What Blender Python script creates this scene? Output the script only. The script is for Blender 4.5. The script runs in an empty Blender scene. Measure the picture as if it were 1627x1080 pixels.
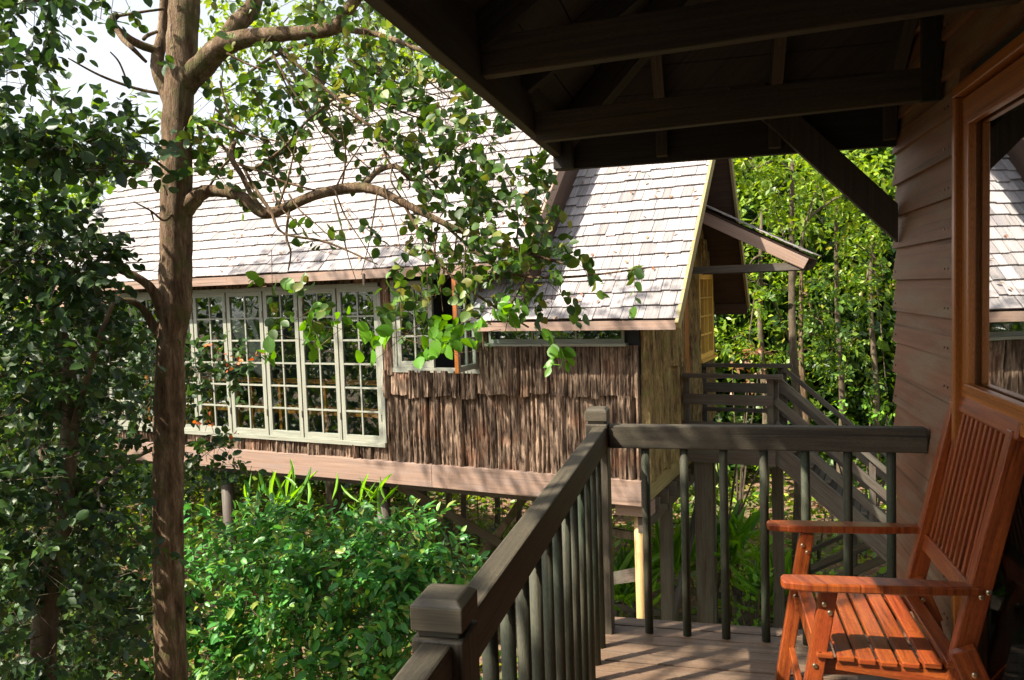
import bpy, bmesh, math, random
import numpy as np
from mathutils import Vector, Matrix
random.seed(7)
rng = np.random.default_rng(7)
S = bpy.context.scene
COL = S.collection

# ---------------------------------------------------------------- camera
F = 1238.0                       # focal length in pixels of the 1627 px wide photograph
YAW, PITCH, ROLL = [math.radians(a) for a in (14.175, 3.606, -1.945)]
_f = np.array([-math.sin(YAW)*math.cos(PITCH), math.cos(YAW)*math.cos(PITCH), -math.sin(PITCH)])
_r = np.array([math.cos(YAW), math.sin(YAW), 0.0]); _u = np.cross(_r, _f)
_c, _s = math.cos(ROLL), math.sin(ROLL)
CR, CU, CF = _c*_r+_s*_u, -_s*_r+_c*_u, _f
EYE = np.array([0, 0, 1.6])
cam = bpy.data.cameras.new('camera'); camo = bpy.data.objects.new('camera', cam); COL.objects.link(camo)
cam.sensor_width = 36.0; cam.lens = 36.0*F/1627.0; cam.clip_end = 500; cam.clip_start = 0.05
m = Matrix.Identity(4)
for i in range(3):
    m[i][0] = CR[i]; m[i][1] = CU[i]; m[i][2] = -CF[i]; m[i][3] = EYE[i]
camo.matrix_world = m
S.camera = camo

# ---------------------------------------------------------------- light
SUN_EL, SUN_AZ = math.radians(47), math.radians(35)   # azimuth of travel, from +X towards +Y
sdir = Vector((math.cos(SUN_AZ)*math.cos(SUN_EL), math.sin(SUN_AZ)*math.cos(SUN_EL), -math.sin(SUN_EL)))
w = bpy.data.worlds.new('World'); S.world = w; w.use_nodes = True
nt = w.node_tree; bg = nt.nodes['Background']
sky = nt.nodes.new('ShaderNodeTexSky'); sky.sky_type = 'NISHITA'; sky.sun_disc = False
sky.sun_elevation = SUN_EL; sky.sun_rotation = math.atan2(-sdir.x, -sdir.y)
sky.air_density = 1.0; sky.dust_density = 3.0; sky.ozone_density = 1.0
hz = nt.nodes.new('ShaderNodeHueSaturation'); hz.inputs['Saturation'].default_value=.3; nt.links.new(sky.outputs[0], hz.inputs['Color']); nt.links.new(hz.outputs[0], bg.inputs[0]); bg.inputs[1].default_value = 0.10
sl = bpy.data.lights.new('sun', 'SUN'); sl.energy = 5.0; sl.angle = math.radians(0.5); sl.color = (1, .91, .77)
so = bpy.data.objects.new('sun', sl); COL.objects.link(so); so.rotation_euler = sdir.to_track_quat('-Z', 'Y').to_euler()
S.view_settings.view_transform = 'Standard'; S.view_settings.look = 'None'
S.view_settings.gamma = 1; S.view_settings.exposure = 1.58; S.view_settings.use_curve_mapping = False
S.cycles.max_bounces = 8; S.cycles.transparent_max_bounces = 12

# ---------------------------------------------------------------- helpers
def V(*a): return np.array(a, float)
def pt(px, py, depth):           # a place in the garden seen at (px,py), this many metres ahead
    return EYE + (CF*F + CR*(px-813.5) + CU*(540-py))*(depth/F)
HA = math.radians(-11.7)         # the neighbouring cabin is turned by this angle
HX = V(math.cos(HA), math.sin(HA), 0); HY = V(-math.sin(HA), math.cos(HA), 0)
def H(x, y, z): return HX*x + HY*y + V(0, 0, z)
WORLD = (V(0,0,0), V(1,0,0), V(0,1,0))
HOUSE = (V(0,0,0), HX, HY)

class MB:
    """collects shapes; build() links them as one mesh object"""
    def __init__(s, frame=WORLD): s.v=[]; s.f=[]; s.uv=[]; s.n=0; s.fr=frame
    def add(s, vs, fs, uvs=None):
        vs = np.asarray(vs, float)
        o, X, Y = s.fr
        vs = o + vs[:, :1]*X + vs[:, 1:2]*Y + vs[:, 2:3]*V(0,0,1)
        s.v.append(vs)
        for i, f in enumerate(fs):
            s.f.append([a+s.n for a in f])
            s.uv.append(uvs[i] if uvs else [(0,0)]*len(f))
        s.n += len(vs)
    def beam(s, a, b, w, h, up=(0,0,1), taper=1.0):
        """box from a to b; h along up, w across"""
        a = V(*a); b = V(*b); d = b-a; L = np.linalg.norm(d); d = d/L
        up = V(*up); x = np.cross(d, up); x /= np.linalg.norm(x); y = np.cross(x, d)
        vs = []
        for p, k in ((a,1), (b,taper)):
            for sx, sy in ((-1,-1),(1,-1),(1,1),(-1,1)):
                vs.append(p + x*sx*w/2*k + y*sy*h/2*k)
        o = random.random()*50; q = random.random()*50
        fs = [(0,1,5,4),(1,2,6,5),(2,3,7,6),(3,0,4,7),(3,2,1,0),(4,5,6,7)]
        dims = [w,h,w,h]; uvs=[]; acc=q
        for k in range(4):
            uvs.append([(o,acc),(o,acc+dims[k]),(o+L,acc+dims[k]),(o+L,acc)]); acc += dims[k]
        for k in range(2): uvs.append([(o,q),(o+.02,q),(o+.02,q+h),(o,q+h)])
        s.add(vs, fs, uvs)
        return s
    def box(s, x0, x1, y0, y1, z0, z1):
        dx, dy, dz = x1-x0, y1-y0, z1-z0
        cx, cy, cz = (x0+x1)/2, (y0+y1)/2, (z0+z1)/2
        if dx >= dy and dx >= dz: s.beam((x0,cy,cz),(x1,cy,cz), dy, dz)
        elif dy >= dz: s.beam((cx,y0,cz),(cx,y1,cz), dx, dz)
        else: s.beam((cx,cy,z0),(cx,cy,z1), dx, dy, up=(0,1,0))
        return s
    def prism(s, pts, n):        # polygon extruded by vector n
        pts = [V(*p) for p in pts]; n = V(*n); k = len(pts)
        vs = pts + [p+n for p in pts]
        fs = [tuple(range(k))[::-1], tuple(range(k, 2*k))] + [(i,(i+1)%k,(i+1)%k+k,i+k) for i in range(k)]
        ax = (pts[1]-pts[0]); ax /= np.linalg.norm(ax); nn = n/np.linalg.norm(n); ay = np.cross(nn, ax)
        uvs = [[(float(vs[i]@ax), float(vs[i]@ay)) for i in f] for f in fs]
        s.add(vs, fs, uvs); return s
    def tube(s, pts, rad, n=10, smooth=0, rough=0.0, caps=True):
        P = np.array([V(*p) for p in pts]); R = np.array(rad, float)*np.ones(len(P))
        if smooth:
            PP=[]; RR=[]
            for i in range(len(P)-1):
                p0=P[max(i-1,0)]; p1=P[i]; p2=P[i+1]; p3=P[min(i+2,len(P)-1)]
                for k in range(smooth):
                    t=k/smooth
                    PP.append(.5*((2*p1)+(-p0+p2)*t+(2*p0-5*p1+4*p2-p3)*t*t+(-p0+3*p1-3*p2+p3)*t**3))
                    RR.append(R[i]*(1-t)+R[i+1]*t)
            PP.append(P[-1]); RR.append(R[-1]); P=np.array(PP); R=np.array(RR)
        m_ = len(P); T = np.gradient(P, axis=0); T /= np.linalg.norm(T,axis=1)[:,None]+1e-9
        ref = V(0.3,.9,.1) if abs(T[0][2])>.5 else V(0,0,1)
        vs=[]; L=0; us=[]
        ph = rng.random(n)*.5
        for i in range(m_):
            x = np.cross(T[i], ref); x/=np.linalg.norm(x)+1e-9; y=np.cross(x,T[i]); ref = y if abs(T[i]@y)<.9 else ref
            if i: L += np.linalg.norm(P[i]-P[i-1])
            us.append(L)
            for k in range(n):
                a=2*math.pi*k/n
                r = R[i]*(1+rough*(rng.random()-.5+ .8*math.sin(3*a+L*1.7)*.5))
                vs.append(P[i]+x*math.cos(a)*r+y*math.sin(a)*r)
        fs=[]; uvs=[]; o=random.random()*30
        for i in range(m_-1):
            for k in range(n):
                k2=(k+1)%n
                fs.append((i*n+k,i*n+k2,(i+1)*n+k2,(i+1)*n+k))
                a0=k/n*2*math.pi*R[i]; a1=(k+1)/n*2*math.pi*R[i]
                uvs.append([(us[i]+o,a0),(us[i]+o,a1),(us[i+1]+o,a1),(us[i+1]+o,a0)])
        if caps:
            fs.append(tuple(range(n))[::-1]); uvs.append([(o,0)]*n)
            fs.append(tuple(range((m_-1)*n, m_*n))); uvs.append([(o+L,0)]*n)
        s.add(vs, fs, uvs); return s
    def build(s, name, mat, parent=None, smooth=False, bevel=0):
        if not s.v: return None
        vs = np.concatenate(s.v)
        return link_mesh(name, vs, s.f, mat, parent, smooth, bevel, s.uv)

INFO = {}
def link_mesh(name, vs, fs, mat, parent=None, smooth=False, bevel=0, uv=None, tris=None):
    if parent is not None:
        M_ = INFO[parent.name]; o, X, Y = M_
        d = vs-o; vs = np.stack([d@X, d@Y, d[:,2]], 1)
        loc = (0,0,0)
    else:
        o = V(vs[:,0].mean(), vs[:,1].mean(), vs[:,2].min()); vs = vs-o; loc = o
    me = bpy.data.meshes.new(name)
    if tris is not None:
        n = len(tris)
        me.vertices.add(len(vs)); me.vertices.foreach_set('co', vs.astype(np.float32).ravel())
        me.loops.add(n*3); me.loops.foreach_set('vertex_index', tris.astype(np.int32).ravel())
        me.polygons.add(n); me.polygons.foreach_set('loop_start', np.arange(0,n*3,3,dtype=np.int32))
        me.polygons.foreach_set('loop_total', np.full(n,3,dtype=np.int32)); me.update(calc_edges=True)
    else:
        me.from_pydata(vs.tolist(), [], fs)
        if uv:
            ul = me.uv_layers.new(name='UVMap'); k=0
            flat=[c for f in uv for q in f for c in q]
            ul.data.foreach_set('uv', flat)
        me.update()
    if smooth: me.polygons.foreach_set('use_smooth', [True]*len(me.polygons))
    me.materials.append(mat)
    ob = bpy.data.objects.new(name, me); COL.objects.link(ob); ob.location = loc
    if parent is not None:
        ob.parent = parent
        INFO[ob.name] = INFO[parent.name]
    else: INFO[ob.name] = (o, V(1,0,0), V(0,1,0))
    if bevel:
        b = ob.modifiers.new('bevel','BEVEL'); b.width = bevel; b.segments = 2; b.limit_method='ANGLE'
    return ob
def tag(o, label=None, cat=None, group=None, kind=None):
    if label: o['label']=label
    if cat: o['category']=cat
    if group: o['group']=group
    if kind: o['kind']=kind
    return o
def thing(name, loc, label, cat, group=None, rz=0.0):
    o = bpy.data.objects.new(name, None); COL.objects.link(o); o.empty_display_size=.2
    o.location = tuple(loc); o.rotation_euler=(0,0,rz)
    INFO[o.name]=(V(*loc), V(math.cos(rz),math.sin(rz),0), V(-math.sin(rz),math.cos(rz),0))
    return tag(o,label,cat,group)

# ---------------------------------------------------------------- materials
def mat(name): 
    m_=bpy.data.materials.new(name); m_.use_nodes=True; t=m_.node_tree
    return m_, t, t.nodes['Principled BSDF']
def N(t, kind, **kw):
    n=t.nodes.new(kind)
    for k,v in kw.items():
        if k.startswith('i_'): n.inputs[k[2:].replace('_',' ')].default_value=v
        else: setattr(n,k,v)
    return n
def ramp(t, src, stops):
    r=t.nodes.new('ShaderNodeValToRGB'); e=r.color_ramp.elements
    while len(e)<len(stops): e.new(.5)
    for i,(p,c) in enumerate(stops): e[i].position=p; e[i].color=(*c,1)
    t.links.new(src,r.inputs[0]); return r
def mix(t, fac, a, b, typ='MIX'):
    n=t.nodes.new('ShaderNodeMix'); n.data_type='RGBA'; n.blend_type=typ
    if isinstance(fac,(int,float)): n.inputs[0].default_value=fac
    else: t.links.new(fac,n.inputs[0])
    for k,s_ in ((6,a),(7,b)):
        if isinstance(s_,tuple): n.inputs[k].default_value=(*s_,1)
        else: t.links.new(s_,n.inputs[k])
    return n.outputs[2]
def wood(name, dark, light, rough=.6, su=2.0, sv=55.0, bump=.25, patch=None, patchamt=.5, coat=0, isl=.35, spec=.4):
    m_,t,p=mat(name); L=t.links
    uv=N(t,'ShaderNodeUVMap',uv_map='UVMap'); mp=N(t,'ShaderNodeMapping'); mp.inputs['Scale'].default_value=(su,sv,1)
    L.new(uv.outputs[0],mp.inputs[0])
    geo=N(t,'ShaderNodeNewGeometry')
    n1=N(t,'ShaderNodeTexNoise',i_Scale=1.0,i_Detail=6.0,i_Roughness=.65,i_Distortion=.6); L.new(mp.outputs[0],n1.inputs['Vector'])
    r=ramp(t,n1.outputs[0],[(.3,dark),(.7,light)])
    mp2=N(t,'ShaderNodeMapping'); mp2.inputs['Scale'].default_value=(1.3,6,1); L.new(uv.outputs[0],mp2.inputs[0])
    n2=N(t,'ShaderNodeTexNoise',i_Scale=1.5,i_Detail=5.0,i_Roughness=.6); L.new(mp2.outputs[0],n2.inputs['Vector'])
    c=r.outputs[0]
    if patch:
        rr=ramp(t,n2.outputs[0],[(.45,(0,0,0)),(.68,(patchamt,)*3)])
        c=mix(t,rr.outputs[0],c,patch)
    mp3=N(t,'ShaderNodeMapping'); mp3.inputs['Scale'].default_value=(su*.7,sv*1.1,1); mp3.inputs['Location'].default_value=(3.3,7.1,0); L.new(uv.outputs[0],mp3.inputs[0])
    n3=N(t,'ShaderNodeTexNoise',i_Scale=1.0,i_Detail=3.0,i_Roughness=.5,i_Distortion=.3); L.new(mp3.outputs[0],n3.inputs['Vector'])
    c=mix(t,.8,c,ramp(t,n3.outputs[0],[(.30,(.25,.22,.2)),(.39,(1,1,1))]).outputs[0],'MULTIPLY')
    mp4=N(t,'ShaderNodeMapping'); mp4.inputs['Scale'].default_value=(60,320,1); L.new(uv.outputs[0],mp4.inputs[0])
    n4=N(t,'ShaderNodeTexNoise',i_Scale=1.0,i_Detail=2.0); L.new(mp4.outputs[0],n4.inputs['Vector'])
    c=mix(t,.7,c,ramp(t,n4.outputs[0],[(.3,(.6,.6,.6)),(.7,(1.35,1.35,1.35))]).outputs[0],'MULTIPLY')
    # board to board variation
    mr=N(t,'ShaderNodeMapRange'); mr.inputs[3].default_value=1-isl; mr.inputs[4].default_value=1+isl
    L.new(geo.outputs['Random Per Island'],mr.inputs[0])
    hs=N(t,'ShaderNodeHueSaturation'); L.new(mr.outputs[0],hs.inputs['Value']); L.new(c,hs.inputs['Color'])
    L.new(hs.outputs[0],p.inputs['Base Color'])
    mr2=N(t,'ShaderNodeMapRange'); mr2.inputs[3].default_value=rough-.12; mr2.inputs[4].default_value=min(1,rough+.15); L.new(n2.outputs[0],mr2.inputs[0])
    L.new(mr2.outputs[0],p.inputs['Roughness'])
    p.inputs['Specular IOR Level'].default_value=spec; p.inputs['Coat Weight'].default_value=coat; p.inputs['Coat Roughness'].default_value=.25
    if bump:
        b=N(t,'ShaderNodeBump',i_Strength=bump,i_Distance=.004); L.new(n1.outputs[0],b.inputs['Height']); L.new(b.outputs[0],p.inputs['Normal'])
    return m_
def leafmat(name, cols, trans=.35, rough=.45, spec=.5, hue=.02):
    m_,t,p=mat(name); L=t.links
    geo=N(t,'ShaderNodeNewGeometry'); tc=N(t,'ShaderNodeTexCoord')
    k=len(cols); r=ramp(t,geo.outputs['Random Per Island'],[(i/(k-1) if k>1 else 0,c) for i,c in enumerate(cols)])
    n=N(t,'ShaderNodeTexNoise',i_Scale=1.6,i_Detail=2.0); L.new(tc.outputs['Object'],n.inputs['Vector'])
    mr=N(t,'ShaderNodeMapRange'); mr.inputs[1].default_value=.3; mr.inputs[2].default_value=.7; mr.inputs[3].default_value=.7; mr.inputs[4].default_value=1.35; L.new(n.outputs[0],mr.inputs[0])
    hs=N(t,'ShaderNodeHueSaturation'); L.new(mr.outputs[0],hs.inputs['Value']); L.new(r.outputs[0],hs.inputs['Color'])
    L.new(hs.outputs[0],p.inputs['Base Color']); p.inputs['Roughness'].default_value=rough; p.inputs['Specular IOR Level'].default_value=spec
    tr=N(t,'ShaderNodeBsdfTranslucent'); hs2=N(t,'ShaderNodeHueSaturation',i_Value=1.6,i_Saturation=1.1,i_Hue=.485); L.new(hs.outputs[0],hs2.inputs['Color']); L.new(hs2.outputs[0],tr.inputs[0])
    mx=N(t,'ShaderNodeMixShader'); mx.inputs[0].default_value=trans
    L.new(p.outputs[0],mx.inputs[1]); L.new(tr.outputs[0],mx.inputs[2]); L.new(mx.outputs[0],t.nodes['Material Output'].inputs[0])
    return m_
def barkmat(name, cols, moss=None, mossamt=.5, s=9.0, bump=.6, zs=.35):
    m_,t,p=mat(name); L=t.links
    tc=N(t,'ShaderNodeTexCoord'); mp=N(t,'ShaderNodeMapping'); mp.inputs['Scale'].default_value=(1,1,zs); L.new(tc.outputs['Object'],mp.inputs[0])
    n=N(t,'ShaderNodeTexNoise',i_Scale=s,i_Detail=8.0,i_Roughness=.7,i_Distortion=.4); L.new(mp.outputs[0],n.inputs['Vector'])
    k=len(cols); r=ramp(t,n.outputs[0],[(.28+.44*i/(k-1),c) for i,c in enumerate(cols)])
    n2=N(t,'ShaderNodeTexNoise',i_Scale=s*5,i_Detail=5.0,i_Roughness=.7); L.new(mp.outputs[0],n2.inputs['Vector'])
    c=mix(t,.55,r.outputs[0],ramp(t,n2.outputs[0],[(.3,(.25,.25,.25)),(.7,(1.5,1.5,1.5))]).outputs[0],'MULTIPLY')
    if moss:
        n3=N(t,'ShaderNodeTexNoise',i_Scale=s*.4,i_Detail=5.0,i_Roughness=.65); L.new(tc.outputs['Object'],n3.inputs['Vector'])
        c=mix(t,ramp(t,n3.outputs[0],[(.5,(0,0,0)),(.65,(mossamt,)*3)]).outputs[0],c,moss)
    L.new(c,p.inputs['Base Color']); p.inputs['Roughness'].default_value=.9; p.inputs['Specular IOR Level'].default_value=.2
    ad=N(t,'ShaderNodeMath',operation='ADD'); L.new(n.outputs[0],ad.inputs[0]); L.new(n2.outputs[0],ad.inputs[1])
    b=N(t,'ShaderNodeBump',i_Strength=bump,i_Distance=.02); L.new(ad.outputs[0],b.inputs['Height']); L.new(b.outputs[0],p.inputs['Normal'])
    return m_
def plain(name,c,rough=.5,metal=0,spec=.5):
    m_,t,p=mat(name); p.inputs['Base Color'].default_value=(*c,1); p.inputs['Roughness'].default_value=rough; p.inputs['Metallic'].default_value=metal
    p.inputs['Specular IOR Level'].default_value=spec; return m_
def glassmat(name, refl=.35, tint=(.75,.85,.8), fk=.9):
    m_,t,p=mat(name); L=t.links; t.nodes.remove(p)
    lw0=N(t,'ShaderNodeLayerWeight'); lw=N(t,'ShaderNodeMath',operation='POWER'); lw.inputs[1].default_value=4.0; L.new(lw0.outputs['Facing'],lw.inputs[0]); g=N(t,'ShaderNodeBsdfGlossy',i_Roughness=.012); g.inputs[0].default_value=(1,1,1,1)
    tr=N(t,'ShaderNodeBsdfTransparent'); tr.inputs[0].default_value=(*tint,1)
    ad=N(t,'ShaderNodeMath',operation='MULTIPLY_ADD'); ad.inputs[1].default_value=fk; ad.inputs[2].default_value=refl; ad.use_clamp=True
    L.new(lw.outputs[0],ad.inputs[0])
    tc=N(t,'ShaderNodeTexCoord'); n=N(t,'ShaderNodeTexNoise',i_Scale=1.7,i_Detail=1.0); L.new(tc.outputs['Object'],n.inputs['Vector'])
    b=N(t,'ShaderNodeBump',i_Strength=.08,i_Distance=.02); L.new(n.outputs[0],b.inputs['Height']); L.new(b.outputs[0],g.inputs['Normal'])
    mx=N(t,'ShaderNodeMixShader'); L.new(ad.outputs[0],mx.inputs[0]); L.new(tr.outputs[0],mx.inputs[1]); L.new(g.outputs[0],mx.inputs[2])
    L.new(mx.outputs[0],t.nodes['Material Output'].inputs[0]); return m_

M_rail = wood('weathered_rail_wood',(.022,.019,.013),(.075,.062,.040),.62,patch=(.10,.08,.05),patchamt=.5,bump=.3,isl=.15)
M_bal  = wood('green_stained_rod',(.022,.023,.015),(.070,.066,.042),.68,patch=(.035,.06,.035),patchamt=.6,bump=.3,isl=.3,spec=.25)
M_deck = wood('deck_boards',(.07,.046,.030),(.19,.128,.083),.55,patch=(.16,.09,.05),patchamt=.6,bump=.35,isl=.18,su=1.5,sv=45,spec=.5)
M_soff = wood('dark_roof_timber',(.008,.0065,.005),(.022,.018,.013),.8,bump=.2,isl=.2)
M_beam = wood('dark_beam_timber',(.014,.011,.008),(.045,.034,.022),.75,patch=(.06,.04,.025),patchamt=.5,bump=.3,isl=.1)
M_side = wood('red_brown_siding',(.115,.044,.021),(.195,.085,.044),.62,su=.8,sv=30,patch=(.19,.15,.10),patchamt=.7,bump=.2,isl=.10)
M_frame= wood('orange_window_timber',(.20,.058,.008),(.34,.115,.018),.4,su=1,sv=70,bump=.1,isl=.05,coat=.2)
M_chair= wood('oiled_red_chair_timber',(.085,.014,.004),(.32,.078,.015),.30,su=3,sv=60,patch=(.24,.03,.010),patchamt=.5,bump=.12,isl=.13,coat=.25)
M_shing= wood('cedar_shingles',(.18,.165,.162),(.37,.335,.325),.75,su=2,sv=45,patch=(.21,.195,.21),patchamt=.7,bump=.5,isl=.32,spec=.3)
M_fasc = wood('pink_fascia_board',(.20,.13,.095),(.30,.20,.15),.6,su=1.0,sv=35,patch=(.22,.17,.15),patchamt=.6,bump=.2,isl=.08)
M_barge= wood('yellow_barge_board',(.16,.125,.05),(.34,.27,.12),.6,su=1.0,sv=35,bump=.2,isl=.08)
M_winw = wood('pale_green_grey_window_paint',(.17,.18,.145),(.31,.315,.255),.6,su=2,sv=60,patch=(.24,.22,.17),patchamt=.5,bump=.15,isl=.06)
M_stair= wood('grey_brown_stair_timber',(.035,.027,.021),(.095,.072,.055),.65,bump=.25,isl=.2,patch=(.10,.11,.08),patchamt=.5)
M_under= wood('brown_board_lining',(.035,.018,.011),(.075,.040,.024),.7,bump=.2,isl=.15)
M_tan  = wood('tan_round_pole',(.30,.19,.075),(.48,.32,.14),.6,su=2,sv=30,bump=.2,isl=.1)
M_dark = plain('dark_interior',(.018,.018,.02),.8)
M_iron = plain('dark_bolt',(.12,.10,.08),.35,.9)
M_brass= plain('brass_bolt',(.55,.45,.30),.3,1.0)
M_curt = wood('grey_green_curtain',(.10,.12,.11),(.20,.23,.21),.9,su=.3,sv=25,bump=0,isl=0)
M_glass= glassmat('window_glass',.09,(.8,.88,.86))
M_glassn= glassmat('reflective_window_glass',.5,(.6,.68,.65))
M_glassl= glassmat('dim_window_glass',.05,(.35,.4,.38),.10)
def slabbark():
    m_,t,p=mat('paperbark_slabs'); L=t.links
    tc=N(t,'ShaderNodeTexCoord'); geo=N(t,'ShaderNodeNewGeometry')
    mp=N(t,'ShaderNodeMapping'); mp.inputs['Scale'].default_value=(24,24,3.6); L.new(tc.outputs['Object'],mp.inputs[0])
    n=N(t,'ShaderNodeTexNoise',i_Scale=1.0,i_Detail=7.0,i_Roughness=.7,i_Distortion=.8); L.new(mp.outputs[0],n.inputs['Vector'])
    r=ramp(t,n.outputs[0],[(.36,(.013,.009,.006)),(.46,(.10,.066,.045)),(.58,(.21,.145,.10)),(.75,(.36,.28,.21))])
    n2=N(t,'ShaderNodeTexNoise',i_Scale=2.2,i_Detail=4.0); L.new(tc.outputs['Object'],n2.inputs['Vector'])
    c=mix(t,ramp(t,n2.outputs[0],[(.55,(0,0,0)),(.75,(.5,)*3)]).outputs[0],r.outputs[0],(.27,.12,.065))
    mr=N(t,'ShaderNodeMapRange'); mr.inputs[3].default_value=.6; mr.inputs[4].default_value=1.3; L.new(geo.outputs['Random Per Island'],mr.inputs[0])
    hs=N(t,'ShaderNodeHueSaturation'); L.new(mr.outputs[0],hs.inputs['Value']); L.new(c,hs.inputs['Color'])
    L.new(hs.outputs[0],p.inputs['Base Color']); p.inputs['Roughness'].default_value=.9; p.inputs['Specular IOR Level'].default_value=.15
    b=N(t,'ShaderNodeBump',i_Strength=.9,i_Distance=.012); L.new(n.outputs[0],b.inputs['Height']); L.new(b.outputs[0],p.inputs['Normal'])
    return m_
M_slab = slabbark()
M_moss = barkmat('mossy_bark_planks',[(.035,.022,.012),(.15,.10,.045),(.30,.21,.09),(.40,.32,.16)],moss=(.17,.17,.05),s=14,bump=.9,zs=.22)
M_trunk= barkmat('mottled_red_grey_bark',[(.022,.014,.009),(.10,.060,.033),(.20,.135,.082),(.36,.28,.20)],moss=(.07,.075,.02),mossamt=.75,s=17,bump=1.0,zs=.20)
M_trunkd=barkmat('dark_forest_bark',[(.03,.022,.016),(.10,.075,.05),(.22,.17,.12)],moss=(.06,.07,.025),s=5,bump=.5)
M_ltree = leafmat('broad_green_leaf',[(.018,.048,.008),(.032,.080,.010),(.075,.165,.018),(.024,.055,.010),(.05,.11,.012),(.03,.07,.01),(.10,.17,.02),(.16,.15,.03)],.32)
M_lback = leafmat('yellow_green_sun_tinted_leaf',[(.10,.19,.015),(.20,.30,.025),(.07,.14,.015),(.26,.34,.04)],.45,spec=.3)  # lighter leaf: the brightness of sunlit foliage is put into the colour
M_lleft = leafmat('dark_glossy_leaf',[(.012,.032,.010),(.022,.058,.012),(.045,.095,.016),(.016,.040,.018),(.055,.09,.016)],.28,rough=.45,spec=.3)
M_lred  = leafmat('orange_red_young_leaf',[(.36,.09,.03),(.40,.16,.04),(.26,.06,.03)],.3)
M_lbush = leafmat('bright_bush_leaf',[(.03,.13,.025),(.06,.23,.04),(.025,.085,.02),(.10,.32,.05),(.05,.19,.045),(.16,.34,.05),(.22,.24,.05)],.32,rough=.4,spec=.4)
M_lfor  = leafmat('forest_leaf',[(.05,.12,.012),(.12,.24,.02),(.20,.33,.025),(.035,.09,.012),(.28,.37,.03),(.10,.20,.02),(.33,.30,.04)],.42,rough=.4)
M_lford = leafmat('shade_tinted_forest_leaf',[(.010,.030,.007),(.03,.075,.010),(.08,.16,.018),(.17,.26,.025)],.33,rough=.4)  # darker copy of the forest leaf, with shade put into its colour
M_lfern = leafmat('fern_leaf',[(.08,.22,.02),(.15,.34,.03),(.22,.42,.04)],.45)
M_litter= leafmat('dry_orange_leaf',[(.30,.13,.05),(.20,.08,.035),(.36,.22,.11),(.14,.07,.035)],.3)

# ---------------------------------------------------------------- foliage
def nrm(a): return a/(np.linalg.norm(a,axis=-1,keepdims=True)+1e-9)
LEAF7=(np.array([[0,0,0],[0,.5,-.03],[0,1,-.12],[-.20,.12,.03],[-.33,.38,.07],[-.29,.68,.03],[-.13,.90,-.05],[.20,.12,.03],[.33,.38,.07],[.29,.68,.03],[.13,.90,-.05]]),
       np.array([[0,1,3],[3,1,4],[4,1,5],[5,1,6],[6,1,2],[0,7,1],[7,8,1],[8,9,1],[9,10,1],[10,2,1]]))
LEAF4=(np.array([[0,0,0],[-.30,.5,.06],[0,1,-.05],[.30,.5,.06]]), np.array([[0,3,2],[0,2,1]]))
def leaf_arrays(P, A, size, wid=1.0, proto=LEAF7, upb=.6):
    n=len(P); A=nrm(A); U=rng.normal(size=(n,3)); U[:,2]+=upb*2
    Xv=nrm(np.cross(A,U)); Nn=np.cross(Xv,A)
    b,f=proto; s=size[:,None,None]
    vs=P[:,None,:]+s*(b[None,:,0:1]*wid*Xv[:,None,:]+b[None,:,1:2]*A[:,None,:]+b[None,:,2:3]*Nn[:,None,:])
    fs=(f[None]+ (np.arange(n)*len(b))[:,None,None]).reshape(-1,3)
    return vs.reshape(-1,3), fs
def ellip(c, r, n, hollow=.0):   # points in an ellipsoid
    d=nrm(rng.normal(size=(n,3))); k=(hollow**3+(1-hollow**3)*rng.random((n,1)))**(1/3)
    return c+d*k*r
def sprigs(P, A, L, k, size, wid=1.0, proto=LEAF7, droop=.3, upb=.6, spread=1.0):
    """twigs starting at P along A with k leaves each"""
    n=len(P); A=nrm(A); out=[]; ax=[]
    side=nrm(np.cross(A, rng.normal(size=(n,3)))); 
    for i in range(k):
        t=(i+1)/k
        sg=1 if i%2 else -1
        pos=P+A*(L[:,None]*t)+V(0,0,-1)*(droop*L[:,None]*t*t*.5)
        d=A*.55+side*sg*spread*(1-.4*t)+V(0,0,-droop)+rng.normal(size=(n,3))*.25
        out.append(pos); ax.append(d)
    P2=np.concatenate(out); A2=np.concatenate(ax)
    s=size*(.65+.6*rng.random(len(P2)))
    v,f=leaf_arrays(P2,A2,s,wid,proto,upb)
    return v,f
def twig_arrays(P, A, L, r, droop=.3):
    n=len(P); A=nrm(A); E_=P+A*L[:,None]+V(0,0,-1)*(droop*L[:,None]*.5)
    x=nrm(np.cross(A,rng.normal(size=(n,3)))); y=np.cross(x,A)
    vs=[]
    for q,rr in ((P,r),(E_,r*.4)):
        for k in range(3):
            a=2.094*k; vs.append(q+(x*math.cos(a)+y*math.sin(a))*rr)
    vs=np.stack(vs,1).reshape(-1,3); f=np.array([[0,1,4],[0,4,3],[1,2,5],[1,5,4],[2,0,3],[2,3,5]])
    return vs,(f[None]+(np.arange(n)*6)[:,None,None]).reshape(-1,3)
def merge(parts):
    vs=[];fs=[];n=0
    for v,f in parts: vs.append(v); fs.append(f+n); n+=len(v)
    return np.concatenate(vs),np.concatenate(fs)
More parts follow.
